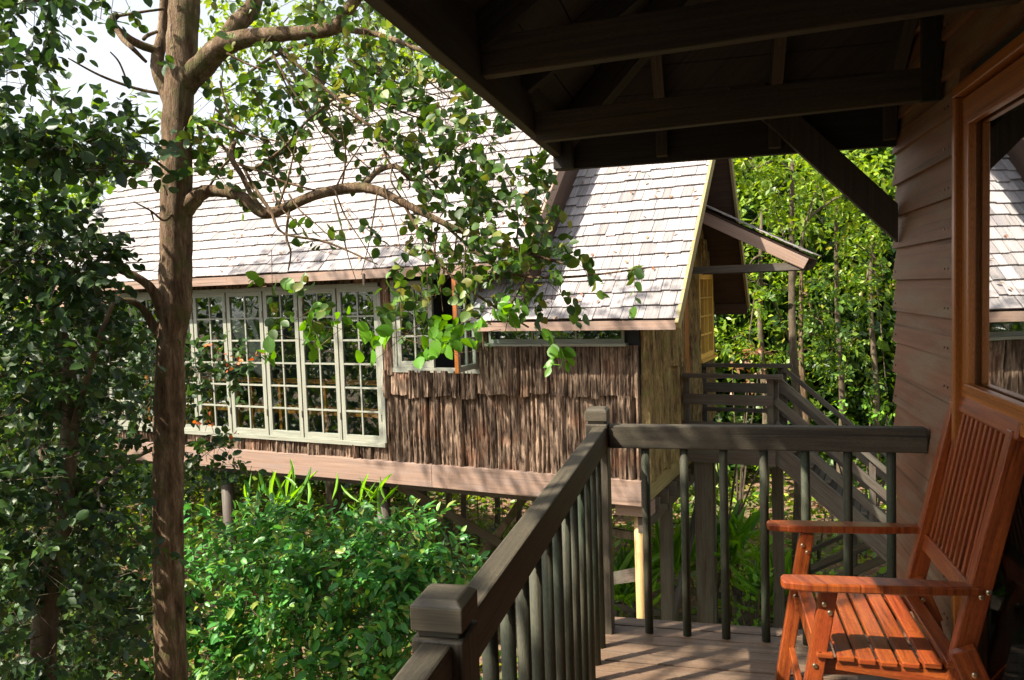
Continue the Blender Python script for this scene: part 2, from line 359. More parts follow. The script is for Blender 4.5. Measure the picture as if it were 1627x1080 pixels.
def cloud(name, mat_, parent, blobs, size, k=7, L=.22, wid=1.0, proto=LEAF7, droop=.3, upb=.6, twigs=True, hollow=.0, away=None, twr=.0025, twm=None):
    """blobs: (centre(3), radii(3), number of sprigs)"""
    parts=[];tw=[]
    for c,r,n in blobs:
        P=ellip(c,r,n,hollow); A=nrm(P-c)*.7+rng.normal(size=(n,3))*.6+V(0,0,.15)
        if away is not None: A=A+nrm(P-away)*.6
        LL=L*(.6+.8*rng.random(n))
        parts.append(sprigs(P,A,LL,k,size,wid,proto,droop,upb))
        if twigs:
            tw.append(twig_arrays(P-nrm(A)*LL[:,None]*.6,A,LL*1.6,twr,droop))
    v,f=merge(parts); o=link_mesh(name,v,None,mat_,parent,smooth=(proto is LEAF7),tris=f)
    if twigs:
        v,f=merge(tw); link_mesh('twigs',v,None,twm or M_trunkd,parent,tris=f)
    return o
def B(px,py,rx,ry,d,dd,n):       # a clump of foliage: where it is, its size and how deep it is
    k=d/F; return (pt(px,py,d), np.abs(CR)*rx*k+np.abs(CF)*dd+np.abs(CU)*ry*k, n)

# ================================================================ SETTING
gw=140; 
def ground_z(x,y):
    d=math.hypot(x,y)
    z=-4.15+.12*math.sin(x*.7)*math.cos(y*.6)+.05*math.sin(x*2.3+y*1.7)
    hx=x*HX[0]+y*HX[1]; hy=x*HY[0]+y*HY[1]
    z+= max(0,hy-15)*.10 + max(0,hy-26)*.15 if hy>15 else 0
    z+= max(0,min(12,hx+1))*max(0,min(12,hy-12))*.012
    return z
xs=np.concatenate([np.linspace(-200,-30,18),np.linspace(-29,25,110),np.linspace(26,200,18)])
ys=np.concatenate([np.linspace(-60,-8,8),np.linspace(-7,40,95),np.linspace(42,300,16)])
gv=[];gf=[]
for j,y in enumerate(ys):
    for i,x in enumerate(xs): gv.append((x,y,min(ground_z(x,y),9)))
nx=len(xs)
for j in range(len(ys)-1):
    for i in range(nx-1): gf.append((j*nx+i,j*nx+i+1,(j+1)*nx+i+1,(j+1)*nx+i))
def groundmat():
    m_,t,p=mat('leaf_litter_ground'); L=t.links; tc=N(t,'ShaderNodeTexCoord')
    n=N(t,'ShaderNodeTexNoise',i_Scale=14.0,i_Detail=8.0,i_Roughness=.75); L.new(tc.outputs['Object'],n.inputs['Vector'])
    r=ramp(t,n.outputs[0],[(.3,(.05,.028,.016)),(.5,(.17,.10,.06)),(.7,(.32,.21,.14))])
    n2=N(t,'ShaderNodeTexNoise',i_Scale=.5,i_Detail=4.0); L.new(tc.outputs['Object'],n2.inputs['Vector'])
    c=mix(t,ramp(t,n2.outputs[0],[(.48,(0,0,0)),(.62,(.8,)*3)]).outputs[0],r.outputs[0],(.07,.09,.03))
    L.new(c,p.inputs['Base Color']); p.inputs['Roughness'].default_value=.95
    b=N(t,'ShaderNodeBump',i_Strength=.8,i_Distance=.05); L.new(n.outputs[0],b.inputs['Height']); L.new(b.outputs[0],p.inputs['Normal']); return m_
g=link_mesh('ground',np.array(gv),gf,groundmat(),smooth=True); tag(g,kind='structure')

# ================================================================ OUR CABIN
WX=.90
cab=thing('timber_cabin',(1.6,2.0,-.3),'red brown weatherboard cabin wall with dark timber eaves over the near balcony','cabin')
mb=MB()
z=-.352; rows=[]
WY0,WY1,WZ0,WZ1=.9,3.165,.06,2.275            # window opening
while z<3.2:
    z0,z1=z,z+.150
    spans=[(-1.6,4.15)]
    if z1>WZ0 and z0<WZ1: spans=[(-1.6,WY0),(WY1,4.15)]
    for a,b in spans:
        a2=a; 
        pts=[(WX-.026,a2,z0-.006),(WX-.004,a2,z1),(WX+.03,a2,z1),(WX+.03,a2,z0-.004)]
        n0=MB(); 
        o=random.random()*20
        vs=[V(*p) for p in pts]+[V(p[0],b,p[2]) for p in pts]
        fs=[(0,1,5,4),(1,2,6,5),(2,3,7,6),(3,0,4,7),(3,2,1,0),(4,5,6,7)]
        uvs=[[(o,o),(o,o+.15),(o+b-a,o+.15),(o+b-a,o)] for _ in range(4)]+[[(o,o),(o,o+.02),(o+.02,o+.02),(o+.02,o)]]*2
        mb.add(vs,fs,uvs)
    z+=.150
wall=mb.build('weatherboard_wall',M_side,cab)
mb=MB().box(WX+.031,WX+.1,-1.6,WY0,-.35,3.2); mb.box(WX+.031,WX+.1,WY1,4.15,-.35,3.2)
mb.box(WX+.031,WX+.1,WY0,WY1,WZ1,3.2); mb.box(WX+.031,WX+.1,WY0,WY1,-.35,WZ0)
mb.box(WX+.1,4.0,4.06,4.148,-.35,3.2); mb.box(3.92,4.0,-1.6,4.06,-.35,3.2); mb.box(WX+.1,3.92,-1.6,-1.52,-.35,3.2)
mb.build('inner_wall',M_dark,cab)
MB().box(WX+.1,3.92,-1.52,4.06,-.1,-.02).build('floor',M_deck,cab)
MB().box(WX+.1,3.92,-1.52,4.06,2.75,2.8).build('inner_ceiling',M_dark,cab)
ew=MB(); z_=-.05  # unseen wall added behind the camera to darken the porch
while z_<3.0: ew.beam((-.56,-1.3,z_+.075),(WX-.03,-1.3,z_+.075),.03,.148); z_+=.15
ew.build('unseen_shade_wall',M_soff,cab)
nb=MB()
zz=-.352+.03
while zz<2.6:
    for y in (4.10,3.30,3.255):
        nb.tube([(WX-.024,y,zz+.0),(WX-.014,y,zz)],.0045,6)
    zz+=.15
nb.build('nail_heads',M_iron,cab)
# window: casing, sash, sill, upper and lower glass
win=MB()
win.box(WX-.034,WX+.05,WY1-.034,WY1,WZ0,WZ1-.040); win.box(WX-.034,WX+.05,WY0,WY1,WZ1-.040,WZ1)
win.box(WX-.034,WX+.05,WY0,WY0+.04,WZ0,WZ1-.040)
wf=win.build('window',M_frame,cab,bevel=.004)
sb=MB(); a_=WY1-.046; b_=WY1-.128
sb.box(WX-.012,WX+.04,b_,a_,1.20,WZ1-.135); sb.box(WX-.012,WX+.04,WY0+.045,a_,WZ1-.135,WZ1-.052)
sb.box(WX-.012,WX+.04,WY0+.045,a_,1.12,1.20)
sb.box(WX-.006,WX+.03,WY1-.10,a_,WZ0,1.12)
sb.box(WX-.022,WX+.002,b_-.018,b_,1.22,WZ1-.155); sb.box(WX-.022,WX+.002,WY0+.1,b_,WZ1-.155,WZ1-.135)
sb.box(WX-.028,WX+.002,WY0+.1,b_,1.20,1.22)
sb.box(WX-.006,WX+.03,WY0+.045,WY1-.10,WZ0,WZ0+.07)
sb.build('sash_frame',M_frame,wf,bevel=.003)
MB().box(WX+.012,WX+.018,WY0+.045,b_,1.2,WZ1-.135).build('upper_pane',M_glassn,wf)
MB().box(WX+.022,WX+.028,WY0+.045,WY1-.10,WZ0+.07,1.12).build('lower_pane',M_glassl,wf)
cu=MB()   # curtain hanging inside
cp=[];y=1.2
n_=90
vs=[];fs=[];uvs=[]
for i in range(n_):
    y=1.5+i*(1.62/n_); x=WX+.16+.025*math.sin(i*.75)+.01*math.sin(i*2.1)
    vs+= [(x,y,.05),(x,y,2.35)]
for i in range(n_-1): fs.append((2*i,2*i+2,2*i+3,2*i+1)); uvs.append([(0,i*.03),(0,i*.03+.03),(2.3,i*.03+.03),(2.3,i*.03)])
cu.add(vs,fs,uvs); co=cu.build('curtain',M_curt); 
s_=co.modifiers.new('thickness','SOLIDIFY'); s_.thickness=.004
tag(co,'grey green curtain hanging behind the orange framed window','curtain')
# roof over the balcony (hipped corner)
FX,FY=-.76,4.12; ZS=.68
def roofz(x,y): return 2.36+min(x-FX,FY-y)*ZS
rb=MB()
# near slope (rises from left fascia) and far slope (rises from the far fascia): boards under rafters
for k in range(16):              # boards of the left slope
    a=FX-.02+k*.14; b=a+.135
    if a>1.9: break
    y_end=FY-(a-FX); 
    rb.prism([(a,-1.6,roofz(a,-9)+.115),(b,-1.6,roofz(b,-9)+.115),(b,FY-(b-FX),roofz(b,-9)+.115),(a,FY-(a-FX),roofz(a,-9)+.115)],(0,0,.03))
for k in range(22):
    a=FY+.02-k*.14; b=a-.135
    xa=FX+(FY-a); xb=FX+(FY-b)
    if xa>3.9: break
    rb.prism([(xa,a,2.36+(FY-a)*ZS+.115),(xb,b,2.36+(FY-b)*ZS+.115),(4.1,b,2.36+(FY-b)*ZS+.115),(4.1,a,2.36+(FY-a)*ZS+.115)],(0,0,.03))
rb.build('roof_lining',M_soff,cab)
tp=MB()
tp.prism([(FX-.06,-1.7,2.50),(2.4,-1.7,2.50+3.16*ZS),(2.4,FY-3.14,2.50+3.16*ZS),(FX-.06,FY+.06,2.50)],(0,0,.05))
tp.prism([(FX-.06,FY+.06,2.504),(2.4,FY-3.14,2.504+3.16*ZS),(4.2,FY-3.14,2.504+3.16*ZS),(4.2,FY+.06,2.504)],(0,0,.05))
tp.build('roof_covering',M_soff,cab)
fb=MB().box(FX,FX+.045,-1.6,FY-.05,2.28,2.50); fb.build('fascia_board',M_beam,cab,bevel=.004)
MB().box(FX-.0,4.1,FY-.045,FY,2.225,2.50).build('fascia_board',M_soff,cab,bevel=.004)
MB().box(FX+.004,FX+.10,FY-.14,FY-.05,2.215,2.42).build('corner_block',M_soff,cab,bevel=.004)
for y in np.arange(-1.2,3.3,.62):
    x1=min(1.9,FX+(FY-y)); r=MB(); r.beam((FX+.045,y,2.36+.045*ZS+.05),(x1,y,2.36+(x1-FX)*ZS+.05),.045,.10); r.build('rafter',M_soff,cab)
for x in (-.21,.33,.845):
    y0=FY-min(x-FX,3.0); r=MB(); r.beam((x,FY-.045,2.36+.045*ZS+.05),(x,y0,2.36+(FY-y0)*ZS+.05),.05,.10); r.build('rafter',M_beam,cab)
    MB().box(x-.028,x+.028,FY-.10,FY-.046,2.25,2.44).build('rafter_block',M_beam,cab,bevel=.003)
MB().beam((FX+.03,FY-.03,2.36+.02),(FX+2.6,FY-2.63,2.36+2.6*ZS+.02),.05,.16).build('hip_rafter',M_soff,cab)
# tie beams
MB().beam((FX+.045,3.386,2.305),(WX-.022,3.386,2.345),.05,.125).build('tie_beam',M_beam,cab,bevel=.004)
MB().beam((FX+.045,2.56,2.375),(WX-.022,2.56,2.435),.05,.125).build('tie_beam',M_beam,cab,bevel=.004)
MB().beam((FX+.045,1.55,2.375),(WX-.022,1.55,2.435),.05,.125).build('tie_beam',M_beam,cab,bevel=.004)
MB().box(WX-.09,WX-.024,3.33,3.36,2.27,3.0).build('wall_stud',M_soff,cab)
MB().box(WX-.066,WX-.024,3.414,3.46,2.36,3.0).build('wall_stud',M_beam,cab)
# diagonal brace from wall corner up to the roof
a=pt(1428,352,4.18); b=pt(1150,70,4.12)
MB().prism([(WX-.03,4.0,1.765),(WX-.03,4.0,1.945),(-.16,4.0,3.02),(-.16,4.0,2.83)],(0,.045,0)).build('diagonal_brace',M_beam,cab,bevel=.004)

# ---- deck
dk=thing('balcony_deck',(.2,1.6,-.3),'grey brown timber balcony floor under the red chair','deck')
y=3.70; bi=0
while y>-1.6:
    wd=.085+random.uniform(-.002,.002)
    dd_=MB().box(-.56,WX-.03,y-wd,y,-.022,random.uniform(-.0015,.0015)); dd_.build('board',M_deck,dk,bevel=.003); y-=wd+.006
MB().box(-.57,-.53,-1.6,3.72,-.19,-.024).build('edge_beam',M_rail,dk)
MB().box(-.53,WX-.03,3.66,3.70,-.19,-.024).build('edge_beam',M_rail,dk)
for x in (-.1,.4): MB().box(x,x+.045,-1.6,3.66,-.19,-.024).build('joist',M_rail,dk)
for x,y in ((-.5,3.5),(-.5,.3),(.7,3.5)): MB().box(x-.06,x+.06,y-.06,y+.06,-4.4,-.19).build('stilt',M_rail,dk)

# ---- railing
rl=thing('balcony_railing',(-.5,3.55,0),'dark olive timber railing with round rods and two capped posts round the near balcony','railing')
def post(x,y,zt):
    p=MB().box(x-.05,x+.05,y-.05,y+.05,-.19,zt-.072).build('post',M_rail,rl,bevel=.005)
    c=MB().box(x-.040,x+.040,y-.040,y+.040,zt-.072,zt-.058)
    c.box(x-.050,x+.050,y-.050,y+.050,zt-.058,zt-.012); 
    v=[(x-.05,y-.05,zt-.012),(x+.05,y-.05,zt-.012),(x+.05,y+.05,zt-.012),(x-.05,y+.05,zt-.012)]
    t_=[(x-.036,y-.036,zt),(x+.036,y-.036,zt),(x+.036,y+.036,zt),(x-.036,y+.036,zt)]
    c.add([V(*q) for q in v+t_],[(4,5,6,7),(0,1,5,4),(1,2,6,5),(2,3,7,6),(3,0,4,7)],[[(0,0),(.1,0),(.1,.1),(0,.1)]]*5)
    c.build('post_cap',M_rail,p,bevel=.003)
post(-.503,3.55,1.052); post(-.487,1.345,1.045)
MB().box(-.452,WX-.023,3.52,3.58,.867,.972).build('handrail',M_rail,rl,bevel=.006)
MB().box(-.517,-.457,1.396,3.499,.862,.970).build('handrail',M_rail,rl,bevel=.006)
MB().box(-.517,-.457,-.9,1.294,.862,.968).build('handrail',M_rail,rl,bevel=.006)
for i in range(8):
    x=-.289+.03*0+ i*.172
    if x<WX-.05: MB().tube([(x,3.555,-.0),(x,3.555,.45),(x,3.555,.868)],.019,14).build('baluster',M_bal,rl,smooth=True)
y=3.37
while y>-.8:
    if abs(y-1.345)>.06: MB().tube([(-.487,y,-.0),(-.487,y,.45),(-.487,y,.863)],.019,14).build('baluster',M_bal,rl,smooth=True)
    y-=.158

# ---- chair
ch=thing('wooden_armchair',(.56,2.9,0),'glossy reddish brown slatted wooden armchair facing left on the balcony','chair')
YN,YFAR=2.62,3.20
def bolts(parent,pts,n=(0,-1,0)):
    for p in pts:
        p=V(*p); MB().tube([p,p+V(*n)*.003,p+V(*n)*.005],[.0085,.0085,.005],12).build('bolt',M_brass,parent)
for yy in (YN,YFAR):
    st=MB().beam((.728,yy,.34),(.905,yy,1.125),.045,.062,up=(1,0,.1)).build('stile',M_chair,ch,bevel=.004)
    bolts(st,[(.795,yy-.0226,.618),(.765,yy-.0226,.40)])
    fl=MB().beam((.362,yy-.0,.612),(.262,yy-.0,.0),.04,.052,up=(1,0,.1)).build('front_leg',M_chair,ch,bevel=.004)
    bolts(fl,[(.345,yy-.0206,.565),(.362,yy-.0206,.538),(.315,yy-.0206,.36)])
    bl=MB().beam((.735,yy-.044,.46),(.80,yy-.044,.30),.035,.075,up=(1,0,.1)); bl.beam((.793,yy-.044,.317),(.868,yy-.044,0),.034,.06,up=(1,0,.1))
    blo=bl.build('rear_leg',M_chair,ch,bevel=.004); bolts(blo,[(.765,yy-.0626,.39)])
    sr=MB().beam((.31,yy+ (.03 if yy==YN else -.04),.335),(.76,yy+(.03 if yy==YN else -.04),.365),.022,.05).build('seat_side_rail',M_chair,ch,bevel=.003)
    # armrest: shaped board
    y0,y1=yy-.062,yy+.028
    if yy==YFAR: y0,y1=yy-.03,yy+.055
    ar=MB().prism([(.222,y0+.012,.616),(.214,y0+.03,.616),(.214,y1-.03,.616),(.222,y1-.01,.616),(.30,y1,.616),(.62,y1-.005,.622),(.80,y1-.02,.624),(.80,y0+.03,.624),(.62,y0+.006,.622),(.30,y0,.616)],(0,0,.028))
    aro=ar.build('armrest',M_chair,ch,bevel=.006)
    if yy==YN: bolts(aro,[(.815,yy-.0236,.634)])
MB().beam((.900,YN-.045,1.150),(.900,YFAR+.045,1.150),.030,.092,up=(.21,0,.98)).build('top_rail',M_chair,ch,bevel=.006)
MB().beam((.788,YN+.023,.60),(.788,YFAR-.023,.60),.026,.062,up=(.21,0,.98)).build('lower_rail',M_chair,ch,bevel=.004)
nsl=11
for i in range(nsl):
    yy=YN+.023+(i+.75)*(YFAR-YN-.046)/(nsl+.5)
    MB().beam((.795,yy,.628),(.893,yy,1.108),.019,.011,up=(1,0,.1)).build('back_slat',M_chair,ch,bevel=.002)
for i in range(7):
    x=.345+i*.063; zc=.402-.016*math.sin(math.pi*(i+.5)/7)
    sl_=MB(); 
    sl_.beam((x,YN-.03,zc),(x,YFAR-.02,zc),.052,.018)
    sl_.build('seat_slat',M_chair,ch,bevel=.004)
MB().beam((.335,YN+.06,.345),(.335,YFAR-.06,.345),.022,.075).build('front_apron',M_chair,ch,bevel=.003)
MB().beam((.745,YN+.03,.36),(.745,YFAR-.06,.36),.022,.06).build('rear_apron',M_chair,ch,bevel=.003)
MB().beam((.30,YN+.02,.13),(.30,YFAR-.02,.13),.022,.04).build('stretcher',M_chair,ch,bevel=.003)
MB().beam((.38,YN-.01,.375),(.74,YN-.01,.345),.02,.05).build('curved_seat_rail',M_chair,ch,bevel=.003)

# ================================================================ NEIGHBOURING CABIN
hc=thing('bark_clad_cabin',H(-7,11,-1.05),'bark clad cabin on stilts with silvery shingle roof opposite the balcony','cabin',rz=HA)
# --- roof shingles
def shingle_rows(x0,x1,s0,s1,plane,name='shingles',clip=None):
    """plane: (hy0, z0, slope vector(hy,z)); s runs up the slope"""
    mb=MB(HOUSE); hy0,z0,ty,tz=plane; s=s0; exp=.212; row=0
    ny,nz=-tz,ty                 # outward normal (hy,z)
    while s<s1:
        x=x0-random.uniform(0,.08)
        lift=.0
        while x<x1:
            wd=random.choice((.10,.12,.135,.15,.17,.19)); xe=min(x+wd,x1); xs_=max(x,x0)
            if xe-xs_>.02 and (clip is None or clip((xs_+xe)/2,s)):
                ds=random.uniform(-.010,.009)+.012*math.sin(x*1.3+row*2.1)+(random.random()<.04)*-.03; lf=random.uniform(0,.006)+(random.random()<.03)*.010
                a=s+ds-.01; b=min(s+exp*1.25,s1+.05); th=.014
                def q(xx,ss,nn): return (xx,hy0+ty*ss+ny*nn,z0+tz*ss+nz*nn)
                g_=.003
                vs=[q(xs_+g_,a,.022+lf),q(xe-g_,a,.022+lf),q(xe-g_,b,.004),q(xs_+g_,b,.004),q(xs_+g_,a,.022+lf+th),q(xe-g_,a,.022+lf+th),q(xe-g_,b,.008),q(xs_+g_,b,.008)]
                o=random.random()*40
                uvq=[(o,o),(o,o+wd),(o+exp,o+wd),(o+exp,o)]
                mb.add([V(*p) for p in vs],[(0,3,2,1),(4,5,6,7),(0,1,5,4),(1,2,6,5),(3,0,4,7)],[uvq,uvq,uvq,uvq,uvq])
            x+=wd
        s+=exp; row+=1
    return mb
C45=math.sqrt(.5)
MZ,LZ=1.955,1.225               # z of the upper and of the lower eave line at hy 8.6
sl_main=(11.9-8.6)/C45
def clipm(x,s):
    hy=8.6+s*C45
    if x<-9.6: return hy<11.0-max(0,(-12.9-x))*.8
    return True
main=thing  # noqa
ms=shingle_rows(-13.5,-4.0,0,sl_main,(8.6,MZ,C45,C45),clip=clipm)
rf=MB(HOUSE)
rf.prism([(-9.6,8.63,MZ+.0),(-4.0,8.63,MZ+.0),(-4.0,11.9,MZ+3.27),(-9.6,11.9,MZ+3.27)],(0,0,-.06))
rf.prism([(-13.5,8.63,MZ+.0),(-9.6,8.63,MZ+.0),(-9.6,11.0,MZ+2.37),(-12.9,11.0,MZ+2.37),(-13.5,10.5,MZ+1.87)],(0,0,-.06))
rf.prism([(-9.6,11.9,MZ+3.27),(-4.0,11.9,MZ+3.27),(-4.0,14.0,1.3),(-9.6,14.0,1.3)],(0,0,-.06))
rf.prism([(-12.9,11.0,MZ+2.37),(-9.6,11.0,MZ+2.37),(-9.6,13.0,1.3),(-13.5,13.0,1.3),(-13.5,10.5,MZ+1.87)],(0,0,-.06))
rf.prism([(-4.0,8.63,MZ),(-4.0,11.9,MZ+3.27),(-4.0,14.0,1.3),(-4.0,14.0,1.0),(-4.0,8.63,1.3)],(-.02,0,0))
rf.prism([(-9.6,11.0,MZ+2.3),(-9.6,11.9,MZ+3.27),(-9.6,13.9,1.4)],(.02,0,0))
roof=rf.build('roof',M_under,hc)
ms.build('shingles',M_shing,roof)
ls=shingle_rows(-4.78,-2.1,0,(11.55-8.6)/C45,(8.6,LZ,C45,C45))
ls.build('lower_roof_shingles',M_shing,roof)
rf=MB(HOUSE)
rf.prism([(-4.75,8.63,LZ),(-2.13,8.63,LZ),(-2.13,11.56,LZ+2.93),(-4.75,11.56,LZ+2.93)],(0,0,-.05))
rf.prism([(-4.75,11.56,LZ+2.93),(-2.13,11.56,LZ+2.93),(-2.13,13.43,1.26),(-4.75,13.43,1.26)],(0,0,-.06))
rf.build('lower_roof_lining',M_under,roof)
MB(HOUSE).box(-9.6,-4.0,11.84,11.96,MZ+3.30,MZ+3.36).build('ridge_cap',M_barge,roof)
# fallen leaves caught on the shingles
n=170; X_=rng.uniform(-9.4,-4.1,n); S_=rng.uniform(0,3.6,n)**1.0; n2=45
X_=np.concatenate([X_,rng.uniform(-3.9,-2.2,n2)]); S_=np.concatenate([S_,rng.uniform(0,3.5,n2)]); Z0=np.concatenate([np.full(n,MZ),np.full(n2,LZ)])
Pf=np.array([H(x,8.6+s_*C45-.035,z0+s_*C45+.035) for x,s_,z0 in zip(X_,S_,Z0)])
v,f=leaf_arrays(Pf,HX*rng.normal(size=(len(Pf),1))+(HY+V(0,0,1))*rng.normal(size=(len(Pf),1)),np.full(len(Pf),.075),.8,LEAF4,2)
fl_=link_mesh('fallen_leaves',v,None,M_litter,tris=f); tag(fl_,kind='stuff')
# fascias and barge boards
MB(HOUSE).box(-13.5,-8.8,8.565,8.60,1.83,MZ-.005).build('fascia_board',M_fasc,hc)
MB(HOUSE).box(-8.797,-4.02,8.565,8.60,1.83,MZ-.005).build('fascia_board',M_fasc,hc)
MB(HOUSE).box(-4.70,-2.13,8.565,8.60,LZ-.115,LZ-.01).build('fascia_board',M_fasc,hc)
MB(HOUSE).beam((-3.975,8.56,MZ-.09),(-3.975,11.9,MZ+3.25),.035,.15,up=(0,-1,1)).build('barge_board',M_fasc,hc,bevel=.004)
MB(HOUSE).beam((-2.11,8.56,LZ-.08),(-2.11,11.56,LZ+2.92),.04,.13,up=(0,-1,1)).build('barge_board',M_barge,hc,bevel=.004)
MB(HOUSE).beam((-2.11,11.56,LZ+2.90),(-2.11,13.46,1.20),.04,.13,up=(0,1,1)).build('barge_board',M_barge,hc,bevel=.004)
MB(HOUSE).box(-4.7,-2.12,13.36,13.40,1.08,1.26).build('fascia_board',M_under,hc)
# floor beam, floor
MB(HOUSE).box(-13.3,-5.6,8.90,9.0,-1.03,-.72).build('floor_beam',M_fasc,hc,bevel=.005)
MB(HOUSE).box(-5.597,-2.67,8.90,9.0,-1.03,-.72).build('floor_beam',M_fasc,hc,bevel=.005)
MB(HOUSE).box(-2.70,-2.64,9.001,13.5,-1.03,-.80).build('floor_beam',M_barge,hc,bevel=.005)
MB(HOUSE).box(-13.3,-2.72,9.002,13.4,-.75,-.66).build('floor',M_dark,hc)
for i,y in enumerate(np.arange(9.35,13.3,.42)):
    MB(HOUSE).box(-13.2,-2.58,y,y+.06,-1.22,-1.032).build('floor_joist',M_stair,hc)
MB(HOUSE).box(-2.78,-2.70,9.1,13.4,-1.42,-1.222).build('bearer',M_stair,hc)
# inner walls + backing with openings
WINX=[-6.40,-7.12,-7.83,-8.51,-9.26,-9.98,-10.68,-11.38,-12.08]
bk=MB(HOUSE)
bk.box(-13.2,-6.40,9.02,9.08,-.66,-.49); bk.box(-13.2,-6.40,9.02,9.08,1.76,2.2); bk.box(-13.2,-12.12,9.02,9.08,-.49,1.76)
bk.box(-6.40,-6.14,9.02,9.08,-.66,2.2); bk.box(-6.14,-4.82,9.02,9.08,-.66,.57); bk.box(-6.14,-4.82,9.02,9.08,1.80,2.2)
bk.box(-4.82,-2.68,9.02,9.08,-.66,.91); bk.box(-4.82,-4.70,9.02,9.08,.91,2.2); bk.box(-4.70,-2.68,9.02,9.08,1.14,1.3); bk.box(-2.86,-2.68,9.02,9.08,.91,1.14)
bk.box(-2.74,-2.68,9.08,13.3,-.66,1.25); bk.box(-13.2,-13.14,9.08,13.3,-.66,2.0); bk.box(-13.14,-2.74,13.24,13.3,-.66,1.3)
bk.prism([(-2.74,9.08,1.25),(-2.74,13.3,1.25),(-2.74,11.56,3.95)],(.05,0,0))
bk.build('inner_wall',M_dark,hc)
# bark slabs
def slabs(x0,x1,zt,zb,ragged,base=9.0,name='bark_slab',wr=(.10,.30),off=0.0,cell=.018,amp=1.0):
    out=[];x=x0
    while x<x1-.02:
        wd=min(random.uniform(*wr),x1-x)
        if x1-(x+wd)<.06: wd=x1-x
        nxs=max(4,int(wd/cell)); nzs=max(4,int((zt-zb)/.05))
        dep=random.uniform(.010,.075)+off; zb2=zb+random.uniform(-ragged,ragged)*1.5
        prof=rng.normal(size=nxs+1)*.009; prof=np.where(rng.random(nxs+1)<.22,prof-.02,prof)
        ph=rng.random()*6
        vs=[];xr=rng.random(nxs+1)*.03
        cr=rng.random(nxs+1)
        for j in range(nzs+1):
            t=j/nzs
            prof=prof+rng.normal(size=nxs+1)*.005; prof=.90*prof+.04*(np.roll(prof,1)+np.roll(prof,-1))
            for i in range(nxs+1):
                u=i/nxs; edge=min(u,1-u)*nxs
                bot=zb2+ (cr[i]*.02 + .010*math.sin(ph+u*5))*(1 if j==nzs else 0)
                zz_=zt+(zb2-zt)*t if j<nzs else bot-.01
                y=base-dep*(.35+.65*min(1,edge/1.5))-prof[i]*amp-.006*math.sin(u*20+ph) - .015*t*(1 if ragged>.01 else 0)
                xx=x+.006+u*(wd-.012)+.004*math.sin(t*7+ph)
                vs.append((xx,min(y,base-.002),zz_))
        n1_=nxs+1; nf=len(vs)
        vs+= [(x+.003,base+.015,zt),(x+wd-.003,base+.015,zt),(x+.003,base+.015,zb2+.02),(x+wd-.003,base+.015,zb2+.02)]
        fs=[(j*n1_+i,(j+1)*n1_+i,(j+1)*n1_+i+1,j*n1_+i+1) for j in range(nzs) for i in range(nxs)]
        fs.append(tuple([nzs*n1_+i for i in range(n1_)]+[nf+3,nf+2])[::-1])
        fs.append(tuple([j*n1_ for j in range(nzs+1)][::-1]+[nf,nf+2])[::-1])
        fs.append(tuple([j*n1_+nxs for j in range(nzs+1)]+[nf+3,nf+1])[::-1])
        out.append((vs,fs)); x+=wd
    return out
def put_slabs(lst,name,xf=None,mt=None):
    mb=MB(HOUSE)
    for vs,fs in lst:
        vs=[V(*p) for p in vs]
        if xf: vs=[xf(p) for p in vs]
        mb.add(vs,fs)
    return mb.build(name,mt or M_slab,hc)
put_slabs(slabs(-13.2,-6.36,-.52,-.80,.015,9.0),'bark_cladding')
put_slabs(slabs(-6.36,-4.88,.30,-.83,.03,9.0)+slabs(-4.88,-2.68,.30,-.86,.05,9.0,wr=(.12,.34)),'bark_cladding')
put_slabs(slabs(-6.36,-4.88,.565,.20,.02,8.965)+slabs(-4.88,-2.68,.905,.27,.02,8.965),'bark_cladding')
put_slabs(slabs(-13.2,-6.36,2.05,1.78,.0,9.0),'bark_cladding')
put_slabs(slabs(-6.36,-6.18,2.0,.50,.0,8.99),'bark_cladding')
put_slabs(slabs(-4.80,-4.72,1.9,.85,.0,8.99,wr=(.07,.09)),'bark_cladding')
put_slabs(slabs(-6.18,-4.80,2.0,1.84,.0,8.99),'bark_cladding')
# gable end: mossy planks, running away along hy
gp=slabs(9.0,11.05,.55,-.80,.02,0.0,wr=(.16,.34),cell=.035,amp=.7)+slabs(9.0,11.05,2.2,.5,.03,-.01,wr=(.16,.34),cell=.035,amp=.7)+slabs(11.3,11.95,2.2,-.6,.0,0.0)+slabs(13.0,13.3,1.3,-.6,.0,0.0)+slabs(11.95,13.0,.42,-.6,.0,0.0)+slabs(11.95,13.0,2.3,1.78,.0,0.0)
put_slabs(gp,'gable_cladding',xf=lambda p:V(-2.66-p[1],p[0],min(p[2],p[0]-7.375-.09,1.26+(13.43-p[0])*1.55-.15)),mt=M_moss)
MB(HOUSE).prism([(-2.66,9.6,2.15),(-2.66,12.6,2.25),(-2.66,11.55,3.85)],(.02,0,0)).build('gable_cladding',M_moss,hc)
# door + gable window
dr=MB(HOUSE).box(-2.68,-2.62,11.06,11.30,-.6,1.70).build('door',M_frame,hc)
gw_=MB(HOUSE)
for (a,b,c,d) in ((11.95,12.03,.44,1.76),(12.92,13.0,.44,1.76),(12.03,12.92,1.68,1.76),(12.03,12.92,.44,.52)): gw_.box(-2.66,-2.60,a,b,c,d)
for y in (12.33,12.62): gw_.box(-2.655,-2.61,y-.015,y+.015,.52,1.68)
for k in range(1,4): gw_.box(-2.655,-2.612,12.03,12.92,.52+k*.29-.012,.52+k*.29+.012)
M_yel=wood('yellow_window_paint',(.45,.26,.04),(.62,.38,.07),.5,bump=.1)
gwo=gw_.build('window',M_yel,hc)
MB(HOUSE).box(-2.65,-2.645,12.03,12.92,.52,1.68).build('pane',M_glassn,gwo)
MB(HOUSE).box(-2.70,-2.55,11.9,13.05,.40,.438).build('sill',M_yel,gwo)
